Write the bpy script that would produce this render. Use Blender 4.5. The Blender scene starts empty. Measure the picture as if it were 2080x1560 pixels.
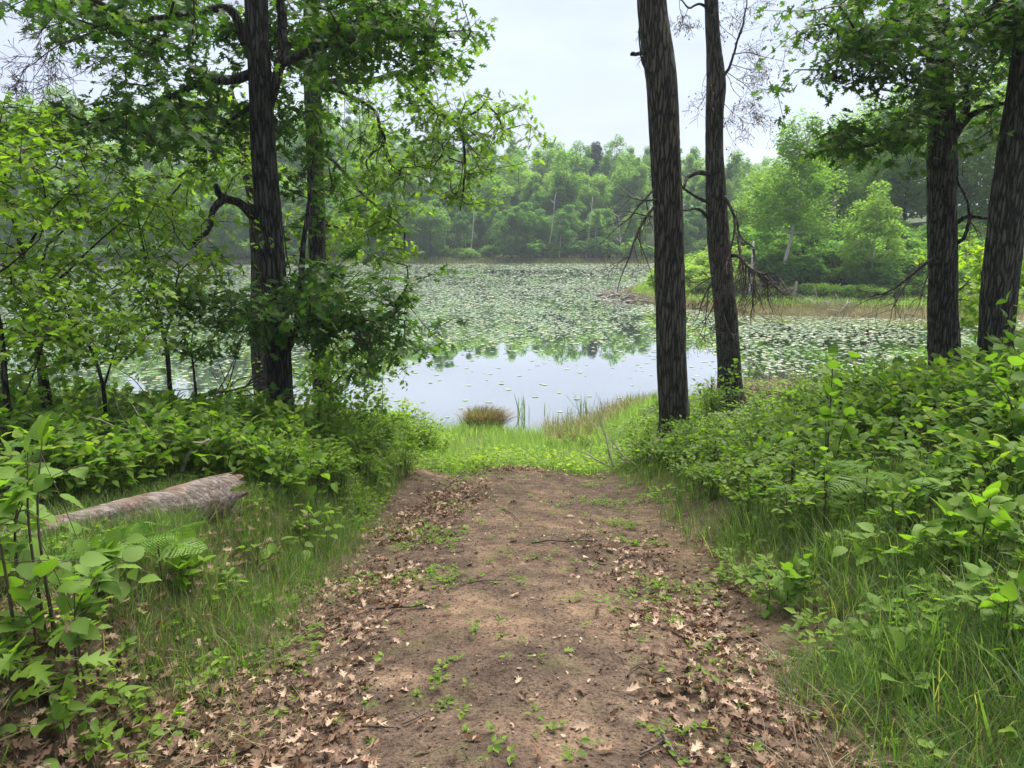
import bpy, math
import numpy as np
from mathutils import Vector

R = math.radians
C = bpy.context.scene
COL = C.collection

# ------------------------------------------------------------------ camera, world, sun, exposure
F, W, H = 1571.0, 2080.0, 1560.0            # focal length in photo pixels
TH = math.atan(310.0 / F)                   # camera pitch below the horizon
CZ = 4.2                                    # camera height above the lake
cam = bpy.data.cameras.new('camera')
cam.sensor_width = 36.0
cam.lens = 36.0 * F / W
cam.clip_start = 0.05
cam.clip_end = 2000
camo = bpy.data.objects.new('camera', cam)
camo.location = (0, 0, CZ)
camo.rotation_euler = (math.pi / 2 - TH, 0, 0)
COL.objects.link(camo)
C.camera = camo

SUN_EL, SUN_AZ = 60.0, 26.0                # azimuth clockwise from +Y
sd = Vector((math.sin(R(SUN_AZ)) * math.cos(R(SUN_EL)), math.cos(R(SUN_AZ)) * math.cos(R(SUN_EL)), math.sin(R(SUN_EL))))
world = bpy.data.worlds.new('World')
C.world = world
world.use_nodes = True
nt = world.node_tree
nt.nodes.clear()
wo = nt.nodes.new('ShaderNodeOutputWorld')
bg = nt.nodes.new('ShaderNodeBackground')
bg.inputs['Strength'].default_value = 0.1
sky = nt.nodes.new('ShaderNodeTexSky')
sky.sky_type = 'NISHITA'
sky.sun_disc = False
sky.sun_elevation = R(SUN_EL)
sky.sun_rotation = R(SUN_AZ)
tc = nt.nodes.new('ShaderNodeTexCoord')
mp = nt.nodes.new('ShaderNodeMapping')
mp.inputs['Scale'].default_value = (1.0, 1.0, 3.2)
ns = nt.nodes.new('ShaderNodeTexNoise')
ns.inputs['Scale'].default_value = 2.1
ns.inputs['Detail'].default_value = 5
ns.inputs['Roughness'].default_value = 0.5
rp = nt.nodes.new('ShaderNodeValToRGB')
rp.color_ramp.elements[0].position = 0.36
rp.color_ramp.elements[0].color = (1.86, 1.97, 2.46, 1)
rp.color_ramp.elements[1].position = 0.64
rp.color_ramp.elements[1].color = (2.50, 2.76, 3.16, 1)
mx = nt.nodes.new('ShaderNodeMix')
mx.data_type = 'RGBA'
mx.inputs[0].default_value = 0.93
nt.links.new(tc.outputs['Generated'], mp.inputs['Vector'])
nt.links.new(mp.outputs['Vector'], ns.inputs['Vector'])
nt.links.new(ns.outputs['Fac'], rp.inputs['Fac'])
nt.links.new(sky.outputs['Color'], mx.inputs[6])
nt.links.new(rp.outputs['Color'], mx.inputs[7])
nt.links.new(mx.outputs[2], bg.inputs['Color'])
nt.links.new(bg.outputs['Background'], wo.inputs['Surface'])

sun = bpy.data.lights.new('sun', 'SUN')
sun.energy = 3.2
sun.angle = R(50)
sun.color = (1.0, 0.95, 0.87)
suno = bpy.data.objects.new('sun', sun)
suno.rotation_euler = sd.to_track_quat('Z', 'Y').to_euler()
suno.location = (0, 0, 60)
COL.objects.link(suno)

C.view_settings.view_transform = 'Standard'
C.view_settings.look = 'None'
C.view_settings.exposure = 1.84
C.view_settings.gamma = 1.0
C.view_settings.use_curve_mapping = False
C.render.engine = 'CYCLES'
C.cycles.use_denoising = True
C.cycles.max_bounces = 10
C.cycles.diffuse_bounces = 7
C.cycles.glossy_bounces = 3
C.cycles.transmission_bounces = 7
C.cycles.volume_bounces = 0
C.cycles.caustics_reflective = False
C.cycles.caustics_refractive = False

# ------------------------------------------------------------------ numeric helpers
rng = np.random.RandomState(7)
_T = np.random.RandomState(99).rand(256, 256)


def vn(x, y, s=0):
    x = np.asarray(x, float) + s * 17.31
    y = np.asarray(y, float) + s * 9.77
    ix, iy = np.floor(x).astype(int), np.floor(y).astype(int)
    fx, fy = x - ix, y - iy
    fx, fy = fx * fx * (3 - 2 * fx), fy * fy * (3 - 2 * fy)
    a = _T[ix % 256, iy % 256]
    b = _T[(ix + 1) % 256, iy % 256]
    c = _T[ix % 256, (iy + 1) % 256]
    d = _T[(ix + 1) % 256, (iy + 1) % 256]
    return (a * (1 - fx) + b * fx) * (1 - fy) + (c * (1 - fx) + d * fx) * fy - 0.5


def fbm(x, y, s=0, o=3):
    r, a, f = 0, 1.0, 1.0
    for k in range(o):
        r = r + a * vn(np.asarray(x) * f, np.asarray(y) * f, s + k)
        a *= 0.5
        f *= 2.03
    return r


def ss(a, b, x):
    t = np.clip((np.asarray(x, float) - a) / (b - a), 0, 1)
    return t * t * (3 - 2 * t)


def nrmz(v):
    return v / np.maximum(np.linalg.norm(v, axis=-1, keepdims=True), 1e-9)


def P(px, py, d):
    """Point seen at photo pixel (px, py), d metres ahead on the level."""
    u = (np.asarray(px, float) - W / 2) / F
    v = (H / 2 - np.asarray(py, float)) / F
    y = math.cos(TH) + v * math.sin(TH)
    z = -math.sin(TH) + v * math.cos(TH)
    t = np.asarray(d, float) / y
    return np.stack(np.broadcast_arrays(u * t, y * t, CZ + z * t), -1)


# ------------------------------------------------------------------ terrain
def y_front(x):
    return np.interp(x, [-400, 5.5, 7.0, 8.5, 11.4, 20, 40, 120], [160, 160, 50.5, 45, 40.2, 38.4, 36, 30])


def y_back(x):
    return np.interp(x, [6, 7.0, 9, 14, 22, 40, 120], [40, 50.5, 56, 65, 80, 103, 112])


def y_far(x):
    return np.interp(x, [-160, -90, -60, -30, 0, 60, 160], [70, 82, 94, 103, 105, 106, 107]) + 1.2 * vn(x / 9.0, x * 0, 3)


def hill(x):
    return np.interp(x, [-150, -60, -34, -18, -4, 12, 26, 45, 80, 160], [15, 16, 15, 12.5, 9.5, 8.3, 7.4, 6.0, 6.5, 8])


def shore_shift(x):
    return 2.2 * ss(0.9, 3.2, x) + 0.6 * ss(3.0, 7.0, x) + 2.6 * ss(-1.6, -5.0, x) + 0.7 * vn(x * 0.9, x * 0, 5)


def ground(x, y, fine=True):
    x = np.asarray(x, float)
    y = np.asarray(y, float)
    ye = y - shore_shift(x) * ss(9.5, 15.5, y)
    z = np.interp(ye, [-60, -5, 0, 2.1, 3.84, 6.3, 8.75, 12, 14.6, 15.9, 17.5, 20, 27],
                  [3.6, 2.87, 2.72, 2.59, 2.32, 1.86, 1.38, 0.62, 0.16, 0.03, -0.18, -0.6, -1.3])
    fade = 1 - ss(11.5, 16.5, ye)
    wl = 1.18 + 0.2 * vn(y * 0.9, y * 0, 21) + 0.1 * vn(y * 3, y * 0, 22)
    wr = 1.25 + 0.2 * vn(y * 0.8, y * 0, 23)
    lb = 0.36 * ss(0, 0.42, -x - wl) + 0.07 * np.clip(-x - wl - 0.3, 0, 6)
    rb = 0.22 * ss(0, 0.7, x - wr) + 0.30 * ss(0.5, 2.4, x - wr) + 0.07 * np.clip(x - wr - 0.6, 0, 5)
    z = z + fade * (lb * ss(14, 8, ye) + rb)
    z = z - fade * 0.05 * np.exp(-((np.abs(x) - 0.95) / 0.28) ** 2) + fade * 0.03 * np.exp(-(x / 0.4) ** 2)
    # far land
    fi = y - y_far(x)
    zf = 0.35 * ss(-0.6, 1.5, fi) + 0.5 * ss(3, 9, fi) + hill(x) * ss(8, 62, fi) - 0.4 * (fi < -0.6)
    pi = np.minimum(y - y_front(x), y_back(x) - y)
    zp = 0.32 * ss(-0.5, 1.2, pi) + 2.2 * ss(5.5, 15, pi) + 1.6 * ss(14, 28, pi) + 0.04 * np.clip(x - 16, 0, 80)* ss(6, 20, pi)
    z = np.where(y > 28, -1.3, z)
    z = np.where(fi > -2.5, np.maximum(z, -1.3 + 1.3 * ss(-2.5, -0.5, fi) + zf), z)
    z = np.where(pi > -2.5, np.maximum(z, -1.3 + 1.3 * ss(-2.5, -0.5, pi) + zp), z)
    if fine:
        near = (1 - ss(10, 24, y)) * ss(-2, 0.5, y)
        z = z + near * (0.05 * fbm(x * 1.3, y * 1.3, 31, 2) + 0.022 * vn(x * 7, y * 7, 33) + 0.012 * vn(x * 13, y * 13, 35))
        z = z + 0.16 * np.exp(-((x + 1.02) / 0.28) ** 2 - ((y - 8.3) / 0.55) ** 2)
        z = z + ss(30, 40, y) * 0.5 * fbm(x * 0.15, y * 0.15, 37, 2) * ss(3, 8, np.maximum(fi, pi))
    return z


_ds = np.concatenate([np.arange(1.2, 12, 0.02), np.arange(12, 130, 0.1)])


def G(px, py):
    """Where the ray of a photo pixel meets the ground."""
    p = P(np.full(_ds.shape, px), np.full(_ds.shape, py), _ds)
    g = ground(p[:, 0], p[:, 1])
    i = np.argmax(p[:, 2] <= g)
    return np.array([p[i, 0], p[i, 1], g[i]])


DRIFTS = [(*G(px, py)[:2], sx, sy, a) for px, py, sx, sy, a in (
    (1500, 1430, .26, .16, 1.2), (1400, 1400, .16, .09, 1.0), (1600, 1490, .2, .13, 1.1), (1450, 1310, .22, .2, .9), (1500, 1200, .18, .3, .6), (1440, 1120, .16, .3, .5),
    (480, 1410, .24, .16, 1.2), (380, 1480, .3, .13, 1.1), (560, 1440, .2, .1, .8), (640, 1270, .18, .2, 1.0), (690, 1210, .2, .2, .9), (800, 1090, .28, .45, .9), (760, 1150, .2, .3, .6), (300, 1530, .3, .08, .9))]


def litter(x, y):
    """How thick the fallen leaves lie."""
    n = fbm(x * 1.6, y * 1.1, 41, 3)
    lft = np.exp(-((x + 1.02 - 0.055 * y) / 0.36) ** 2) * ss(9, 6.5, y) * (0.72 + 1.6 * n)
    lnr = ss(-0.75, -1.15, x) * ss(3.6, 2.6, y) * (0.9 + 0.8 * n)
    rgt = np.exp(-((x - 0.98 + 0.03 * y) / 0.36) ** 2) * ss(6.2, 4.2, y) * (0.8 + 1.6 * n)
    end = np.exp(-((y - 8.9) / 0.22) ** 2) * np.exp(-((x - 0.0) / 0.5) ** 2)
    bank = 0.5 * ss(-1.15, -1.5, x) * ss(7, 4, y) * (0.8 + 1.3 * n)
    dr = 0
    for gx_, gy_, sx, sy, am in DRIFTS:
        dr = np.maximum(dr, am * np.exp(-((x - gx_) / sx) ** 2 - ((y - gy_) / sy) ** 2) * (0.9 + 0.6 * n))
    return np.clip(np.maximum.reduce([lft * .55, lnr * .6, rgt * .5, dr, end * .8, bank]), 0, 1)


def path_mask(x, y):
    n = 0.35 * fbm(x * 2.2, y * 2.2, 51, 3)
    return (1 - ss(0.95, 1.45, np.abs(x) + n)) * ss(9.4, 8.6, y + n) * ss(-8, -4, y)


# ------------------------------------------------------------------ mesh helpers
class Acc:
    def __init__(self):
        self.V, self.F, self.n = [], [], 0

    def add(self, V, faces):
        V = np.asarray(V, float).reshape(-1, 3)
        for f in faces:
            f = np.asarray(f, int)
            if f.size:
                self.F.append(f + self.n)
        self.V.append(V)
        self.n += len(V)

    def mesh(self, name, smooth=False, offset=None):
        V = np.concatenate(self.V) if self.V else np.zeros((0, 3))
        if offset is not None:
            V = V - np.asarray(offset)
        me = bpy.data.meshes.new(name)
        me.vertices.add(len(V))
        me.vertices.foreach_set('co', V.astype(np.float32).ravel())
        if self.F:
            loops = np.concatenate([f.ravel() for f in self.F]).astype(np.int32)
            tot = np.concatenate([np.full(len(f), f.shape[1]) for f in self.F]).astype(np.int32)
            st = np.concatenate([[0], np.cumsum(tot)[:-1]]).astype(np.int32)
            me.loops.add(len(loops))
            me.loops.foreach_set('vertex_index', loops)
            me.polygons.add(len(tot))
            me.polygons.foreach_set('loop_start', st)
            me.polygons.foreach_set('loop_total', tot)
            if smooth:
                me.polygons.foreach_set('use_smooth', np.ones(len(tot), bool))
        me.update(calc_edges=True)
        return me


def stamp(acc, tmpl, pos, fwd, nrm, scale):
    """Copies of one little shape: its +Y goes along fwd, its +Z along nrm."""
    TV, TF = tmpl
    pos = np.asarray(pos, float)
    m = len(pos)
    if m == 0:
        return
    f = nrmz(np.asarray(fwd, float))
    n = np.asarray(nrm, float)
    n = nrmz(n - (n * f).sum(1, keepdims=True) * f)
    s = np.cross(f, n)
    sc = np.asarray(scale, float)
    if sc.ndim == 1:
        sc = np.repeat(sc[:, None], 3, 1)
    v = (TV[None, :, 0:1] * s[:, None] * sc[:, None, 0:1] + TV[None, :, 1:2] * f[:, None] * sc[:, None, 1:2]
         + TV[None, :, 2:3] * n[:, None] * sc[:, None, 2:3]) + pos[:, None]
    k = len(TV)
    off = (np.arange(m) * k)[:, None, None]
    acc.add(v.reshape(-1, 3), [(np.asarray(t)[None] + off).reshape(-1, np.asarray(t).shape[1]) for t in TF])


def edges_tubes(acc, p0, p1, r0, r1, sides=4):
    p0, p1 = np.asarray(p0, float), np.asarray(p1, float)
    m = len(p0)
    if m == 0:
        return
    d = nrmz(p1 - p0)
    ref = np.where(np.abs(d[:, 2:3]) > 0.8, np.array([[1.0, 0.1, 0]]), np.array([[0.0, 0.1, 1.0]]))
    a = nrmz(np.cross(d, ref))
    b = np.cross(d, a)
    an = np.arange(sides) * 2 * math.pi / sides
    ring = np.cos(an)[None, :, None] * a[:, None] + np.sin(an)[None, :, None] * b[:, None]
    v0 = p0[:, None] + ring * np.asarray(r0)[:, None, None]
    v1 = p1[:, None] + ring * np.asarray(r1)[:, None, None]
    V = np.concatenate([v0, v1], 1)
    i = np.arange(sides)
    q = np.stack([i, (i + 1) % sides, sides + (i + 1) % sides, sides + i], 1)
    off = (np.arange(m) * 2 * sides)[:, None, None]
    acc.add(V.reshape(-1, 3), [(q[None] + off).reshape(-1, 4)])


def spline(pts, n):
    pts = np.asarray(pts, float)
    k = len(pts)
    if k == 2:
        t = np.linspace(0, 1, n)[:, None]
        return pts[0] * (1 - t) + pts[1] * t
    ext = np.vstack([2 * pts[0] - pts[1], pts, 2 * pts[-1] - pts[-2]])
    t = np.linspace(0, k - 1 - 1e-6, n)
    i = t.astype(int)
    f = (t - i)[:, None]
    a, b, c, d = ext[i], ext[i + 1], ext[i + 2], ext[i + 3]
    return 0.5 * (2 * b + (c - a) * f + (2 * a - 5 * b + 4 * c - d) * f ** 2 + (3 * b - a - 3 * c + d) * f ** 3)


def tube(acc, pts, rad, sides=8, bark=0.0, seed=0, cap=True, ridges=9.0):
    pts = np.asarray(pts, float)
    rad = np.asarray(rad, float)
    n = len(pts)
    tan = nrmz(np.gradient(pts, axis=0))
    a0 = np.array([1.0, 0.13, 0.07])
    A = nrmz(a0 - (tan @ a0)[:, None] * tan)
    bad = np.abs(tan @ a0) > 0.97 * np.linalg.norm(a0)
    if bad.any():
        a1 = np.array([0.1, 1.0, 0.2])
        A = nrmz(a1 - (tan @ a1)[:, None] * tan)
    B = np.cross(tan, A)
    an = np.arange(sides) * 2 * math.pi / sides
    L = np.concatenate([[0], np.cumsum(np.linalg.norm(np.diff(pts, axis=0), axis=1))])
    rr = np.repeat(rad[:, None], sides, 1)
    if bark:
        aa = np.repeat(an[None], n, 0)
        wob = 0.35 * vn(L[:, None] * 2.2 + aa * 0, aa * 0 + 3, seed)
        ca, sa = np.cos(aa + wob), np.sin(aa + wob)
        q = ridges / 6.283
        r1 = np.abs(vn(ca * q * 2.1 + 9, sa * q * 2.1 + L[:, None] * 1.9, seed + 2)) * 2
        r2 = vn(ca * q * 5 + 3, sa * q * 5 + L[:, None] * 6.5, seed + 3)
        big = vn(ca * 0.9 + 5, sa * 0.9 + L[:, None] * 0.8, seed + 4)
        rr = rr * (1 + 0.10 * big) + bark * (r1 - 0.45 + 0.7 * r2) 
    V = pts[:, None] + (np.cos(an)[None, :, None] * A[:, None] + np.sin(an)[None, :, None] * B[:, None]) * rr[:, :, None]
    i = np.arange(sides)
    q = np.stack([i, (i + 1) % sides, sides + (i + 1) % sides, sides + i], 1)
    Fq = (q[None] + (np.arange(n - 1) * sides)[:, None, None]).reshape(-1, 4)
    VV = V.reshape(-1, 3)
    fs = [Fq]
    if cap:
        VV = np.vstack([VV, pts[0] - tan[0] * rad[0] * 0.2, pts[-1] + tan[-1] * rad[-1] * 0.6])
        b = n * sides
        fs.append(np.stack([(i + 1) % sides, i, np.full(sides, b)], 1))
        fs.append(np.stack([(n - 1) * sides + i, (n - 1) * sides + (i + 1) % sides, np.full(sides, b + 1)], 1))
    acc.add(VV, fs)


# ------------------------------------------------------------------ object helpers
def tag(o, label=None, cat=None, group=None, kind=None):
    if label:
        o['label'] = label
    if cat:
        o['category'] = cat
    if group:
        o['group'] = group
    if kind:
        o['kind'] = kind
    return o


def obj(name, me, mat, parent=None, loc=None):
    if isinstance(me, Acc):
        me = me.mesh(name)
    o = bpy.data.objects.new(name, me)
    if mat is not None and len(me.materials) == 0:
        me.materials.append(mat)
    if parent is not None:
        o.parent = parent
    if loc is not None:
        o.location = loc
    COL.objects.link(o)
    return o


def empty(name, loc, label, cat, group=None):
    o = bpy.data.objects.new(name, None)
    o.empty_display_size = 0.2
    o.location = loc
    COL.objects.link(o)
    return tag(o, label, cat, group)


KIDS = {}


def part(name, acc, mat, root, smooth=False, kind=None, parent=None):
    me = acc.mesh(name, smooth, offset=np.array(root.location)) if isinstance(acc, Acc) else acc
    o = obj(name, me, mat, parent or root)
    KIDS.setdefault(root.name, []).append(o)
    if kind:
        o['kind'] = kind
    return o


def copy_thing(root, loc, rz, sc, label=None, tilt=(0, 0)):
    r = root.copy()
    r.location = loc
    r.rotation_euler = (tilt[0], tilt[1], rz)
    r.scale = (sc, sc, sc) if np.isscalar(sc) else sc
    if label:
        r['label'] = label
    COL.objects.link(r)
    for ch in KIDS.get(root.name, []):
        c = ch.copy()
        c.parent = r
        COL.objects.link(c)
    return r


# ------------------------------------------------------------------ materials
class NT:
    def __init__(self, name):
        self.m = bpy.data.materials.new(name)
        self.m.use_nodes = True
        self.t = self.m.node_tree
        self.t.nodes.clear()
        self.out = self.n('ShaderNodeOutputMaterial')

    def n(self, t, **kw):
        nd = self.t.nodes.new(t)
        for k, v in kw.items():
            if k in nd.inputs:
                nd.inputs[k].default_value = v
            else:
                setattr(nd, k, v)
        return nd

    def l(self, a, b):
        self.t.links.new(a, b)

    def noise(self, scale, detail=4, rough=0.55, vec=None, dist=0.0):
        nd = self.n('ShaderNodeTexNoise')
        nd.inputs['Scale'].default_value = scale
        nd.inputs['Detail'].default_value = detail
        nd.inputs['Roughness'].default_value = rough
        nd.inputs['Distortion'].default_value = dist
        if vec is not None:
            self.l(vec, nd.inputs['Vector'])
        return nd

    def coord(self, scale=(1, 1, 1)):
        t = self.n('ShaderNodeTexCoord')
        m = self.n('ShaderNodeMapping')
        m.inputs['Scale'].default_value = scale
        self.l(t.outputs['Object'], m.inputs['Vector'])
        return m.outputs['Vector']

    def ramp(self, fac, stops):
        r = self.n('ShaderNodeValToRGB')
        e = r.color_ramp.elements
        while len(e) < len(stops):
            e.new(0.5)
        for i, (p, c) in enumerate(stops):
            e[i].position = p
            e[i].color = (*c, 1)
        self.l(fac, r.inputs['Fac'])
        return r.outputs['Color']

    def mix(self, fac, a, b, blend='MIX'):
        m = self.n('ShaderNodeMix')
        m.data_type = 'RGBA'
        m.blend_type = blend
        for s, v in ((0, fac), (6, a), (7, b)):
            if hasattr(v, 'is_linked') or hasattr(v, 'node'):
                self.l(v, m.inputs[s])
            elif s == 0:
                m.inputs[0].default_value = v
            else:
                m.inputs[s].default_value = (*v, 1)
        return m.outputs[2]

    def bump(self, hgt, strength=0.5, dist=0.02):
        b = self.n('ShaderNodeBump')
        b.inputs['Strength'].default_value = strength
        b.inputs['Distance'].default_value = dist
        self.l(hgt, b.inputs['Height'])
        return b.outputs['Normal']

    def bsdf(self, color, rough=0.7, spec=0.3, normal=None):
        p = self.n('ShaderNodeBsdfPrincipled')
        if hasattr(color, 'node'):
            self.l(color, p.inputs['Base Color'])
        else:
            p.inputs['Base Color'].default_value = (*color, 1)
        if hasattr(rough, 'node'):
            self.l(rough, p.inputs['Roughness'])
        else:
            p.inputs['Roughness'].default_value = rough
        p.inputs['Specular IOR Level'].default_value = spec
        if normal is not None:
            self.l(normal, p.inputs['Normal'])
        return p.outputs['BSDF']

    def done(self, sh):
        self.l(sh, self.out.inputs['Surface'])
        return self.m


def leaf_mat(name, stops, trans=0.45, tcol=(1.5, 1.75, 0.55), rough=0.5, spec=0.2, objrand=False):
    """Leaves: each leaf its own green, light coming through from behind."""
    k = NT(name)
    g = k.n('ShaderNodeNewGeometry')
    fac = g.outputs['Random Per Island']
    if objrand:
        oi = k.n('ShaderNodeObjectInfo')
        a = k.n('ShaderNodeMath', operation='MULTIPLY_ADD')
        a.inputs[1].default_value = 0.45
        k.l(fac, a.inputs[0])
        b = k.n('ShaderNodeMath', operation='MULTIPLY')
        b.inputs[1].default_value = 0.55
        k.l(oi.outputs['Random'], b.inputs[0])
        k.l(b.outputs[0], a.inputs[2])
        fac = a.outputs[0]
    c = k.ramp(fac, stops)
    if not objrand:
        nz = k.noise(14, 2, 0.5, k.coord())
        c = k.mix(0.35, c, k.ramp(nz.outputs['Fac'], [(0.3, (0.55, 0.6, 0.5)), (0.7, (1.25, 1.25, 1.3))]), 'MULTIPLY')
    sh = k.bsdf(c, rough, spec)
    t = k.n('ShaderNodeBsdfTranslucent')
    tc_ = k.mix(1.0, c, tcol, 'MULTIPLY')
    k.l(tc_, t.inputs['Color'])
    m = k.n('ShaderNodeMixShader')
    m.inputs[0].default_value = trans
    k.l(sh, m.inputs[1])
    k.l(t.outputs[0], m.inputs[2])
    return k.done(m.outputs[0])


def bark_mat(name, dark, mid, light, lichen, vs=0.15, sc=38, lich=0.56):
    k = NT(name)
    v = k.coord((1, 1, vs))
    n1 = k.noise(sc * 0.8, 6, 0.7, v, 0.3)
    vo = k.n('ShaderNodeTexVoronoi')
    vo.feature = 'DISTANCE_TO_EDGE'
    vo.inputs['Scale'].default_value = sc * 0.75
    dst = k.mix(0.05, v, n1.outputs['Color'])
    k.l(dst, vo.inputs['Vector'])
    n2 = k.noise(3.0, 4, 0.6, k.coord())
    n3 = k.noise(60, 3, 0.6, k.coord((1, 1, 0.5)))
    edge = k.ramp(vo.outputs['Distance'], [(0.0, (0, 0, 0)), (0.2, (1, 1, 1))])
    base = k.ramp(n1.outputs['Fac'], [(0.3, mid), (0.7, light)])
    base = k.mix(edge, dark, base)
    lf = k.ramp(n2.outputs['Fac'], [(lich, (0, 0, 0)), (lich + 0.18, (1, 1, 1))])
    lf2 = k.mix(1.0, lf, k.ramp(n3.outputs['Fac'], [(0.45, (0, 0, 0)), (0.6, (0.8, 0.8, 0.8))]), 'MULTIPLY')
    base = k.mix(lf2, base, lichen)
    oi = k.n('ShaderNodeObjectInfo')
    base = k.mix(1.0, base, k.ramp(oi.outputs['Random'], [(0.0, (0.82, 0.82, 0.84)), (0.5, (1.0, 0.98, 0.95)), (1.0, (1.14, 1.1, 1.04))]), 'MULTIPLY')
    n4 = k.noise(1.1, 3, 0.5, k.coord((1, 1, 0.4)))
    base = k.mix(0.8, base, k.ramp(n4.outputs['Fac'], [(0.35, (0.82, 0.82, 0.82)), (0.65, (1.15, 1.15, 1.15))]), 'MULTIPLY')
    hh = k.mix(0.35, edge, n1.outputs['Fac'])
    return k.done(k.bsdf(base, 0.9, 0.15, k.bump(hh, 1.0, 0.035)))


def plain_mat(name, a, b, scale=20, rough=0.85, spec=0.15, bump=0.3, vs=(1, 1, 1)):
    k = NT(name)
    n = k.noise(scale, 4, 0.6, k.coord(vs))
    c = k.ramp(n.outputs['Fac'], [(0.32, a), (0.68, b)])
    return k.done(k.bsdf(c, rough, spec, k.bump(n.outputs['Fac'], bump, 0.01)))


M = {}
M['bark'] = bark_mat('oak_bark', (0.020, 0.0195, 0.0175), (0.058, 0.055, 0.048), (0.122, 0.117, 0.104), (0.14, 0.14, 0.11))
M['bark2'] = bark_mat('ash_bark', (0.021, 0.020, 0.0175), (0.060, 0.0555, 0.047), (0.13, 0.121, 0.105), (0.14, 0.15, 0.115), 0.14, 34, 0.58)
M['twig'] = plain_mat('twig_bark', (0.03, 0.024, 0.02), (0.075, 0.06, 0.05), 30)
M['deadtwig'] = plain_mat('dead_twig', (0.05, 0.04, 0.035), (0.13, 0.105, 0.09), 30)
M['stem'] = plain_mat('shrub_stem', (0.05, 0.04, 0.028), (0.11, 0.09, 0.06), 30)
M['birch'] = plain_mat('birch_bark', (0.35, 0.33, 0.29), (0.62, 0.60, 0.55), 6, vs=(1, 1, 3))
M['farbark'] = plain_mat('grey_bark', (0.05, 0.042, 0.035), (0.13, 0.115, 0.10), 6)
M['drift'] = plain_mat('driftwood', (0.22, 0.19, 0.16), (0.45, 0.41, 0.36), 8)
M['oak'] = leaf_mat('oak_leaf', [(0.0, (0.035, 0.078, 0.022)), (0.55, (0.058, 0.122, 0.027)), (0.85, (0.095, 0.17, 0.034)), (1.0, (0.14, 0.21, 0.05))], 0.43, rough=0.5, spec=0.18)
M['oaklight'] = leaf_mat('young_oak_leaf', [(0.0, (0.1, 0.173, 0.0278)), (0.6, (0.153, 0.247, 0.0353)), (1.0, (0.212, 0.294, 0.051))], 0.52)
M['oakpale'] = leaf_mat('pale_oak_leaf', [(0.0, (0.0885, 0.137, 0.0406)), (0.6, (0.142, 0.2, 0.058)), (1.0, (0.224, 0.263, 0.0986))], 0.5)
M['sap'] = leaf_mat('sapling_leaf', [(0.0, (0.0944, 0.168, 0.0242)), (0.6, (0.153, 0.247, 0.0315)), (1.0, (0.212, 0.304, 0.0418))], 0.54)
M['hazel'] = leaf_mat('hazel_leaf', [(0.0, (0.0649, 0.131, 0.026)), (0.45, (0.112, 0.194, 0.0315)), (0.8, (0.165, 0.252, 0.0371)), (1.0, (0.248, 0.326, 0.0464))], 0.46, rough=0.6, spec=0.13)
M['lime'] = leaf_mat('bright_leaf', [(0.0, (0.153, 0.242, 0.032)), (0.6, (0.224, 0.326, 0.04)), (1.0, (0.307, 0.389, 0.06))], 0.52)
M['far1'] = leaf_mat('far_leaf', [(0.0, (0.11, 0.20, 0.055)), (0.5, (0.17, 0.275, 0.07)), (1.0, (0.25, 0.34, 0.10))], 0.5, rough=0.8, spec=0.06, objrand=True)
M['far2'] = leaf_mat('far_leaf_dark', [(0.0, (0.08, 0.165, 0.06)), (0.5, (0.12, 0.225, 0.07)), (1.0, (0.17, 0.27, 0.085))], 0.48, rough=0.8, spec=0.06, objrand=True)
M['pine'] = leaf_mat('pine_needles', [(0.0, (0.02, 0.045, 0.0319)), (1.0, (0.04, 0.075, 0.0508))], 0.2, objrand=True)
M['grass'] = leaf_mat('grass_blade', [(0.0, (0.055, 0.105, 0.03)), (0.6, (0.10, 0.17, 0.045)), (0.88, (0.16, 0.22, 0.075)), (1.0, (0.30, 0.27, 0.15))], 0.45)
M['meadow'] = leaf_mat('meadow_blade', [(0.0, (0.13, 0.21, 0.0653)), (0.7, (0.21, 0.31, 0.1087)), (1.0, (0.32, 0.37, 0.1885))], 0.5)
M['marsh'] = leaf_mat('marsh_blade', [(0.0, (0.12, 0.165, 0.05)), (0.45, (0.22, 0.22, 0.10)), (1.0, (0.39, 0.345, 0.205))], 0.4, tcol=(1.2, 1.2, 0.8))
M['reed'] = leaf_mat('far_reed', [(0.0, (0.10, 0.16, 0.05)), (0.5, (0.17, 0.21, 0.08)), (1.0, (0.30, 0.28, 0.14))], 0.4, tcol=(1.2, 1.2, 0.8), rough=0.8, spec=0.1)
M['dry'] = leaf_mat('dry_blade', [(0.0, (0.10, 0.078, 0.045)), (0.6, (0.19, 0.15, 0.09)), (1.0, (0.36, 0.30, 0.195))], 0.3, tcol=(1.1, 1.05, 0.9))
M['fern'] = leaf_mat('fern_leaf', [(0.0, (0.11, 0.2, 0.0319)), (1.0, (0.17, 0.28, 0.0508))], 0.5)
M['dead'] = leaf_mat('dead_leaf', [(0.0, (0.055, 0.032, 0.021)), (0.35, (0.135, 0.082, 0.053)), (0.75, (0.25, 0.162, 0.108)), (1.0, (0.45, 0.335, 0.24))], 0.15, tcol=(1.2, 0.9, 0.6), rough=0.65, spec=0.2)
M['pad'] = leaf_mat('lily_pad', [(0.0, (0.06, 0.13, 0.075)), (0.45, (0.12, 0.20, 0.11)), (0.8, (0.25, 0.30, 0.17)), (1.0, (0.42, 0.39, 0.25))], 0.08, rough=0.42, spec=0.7)


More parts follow.
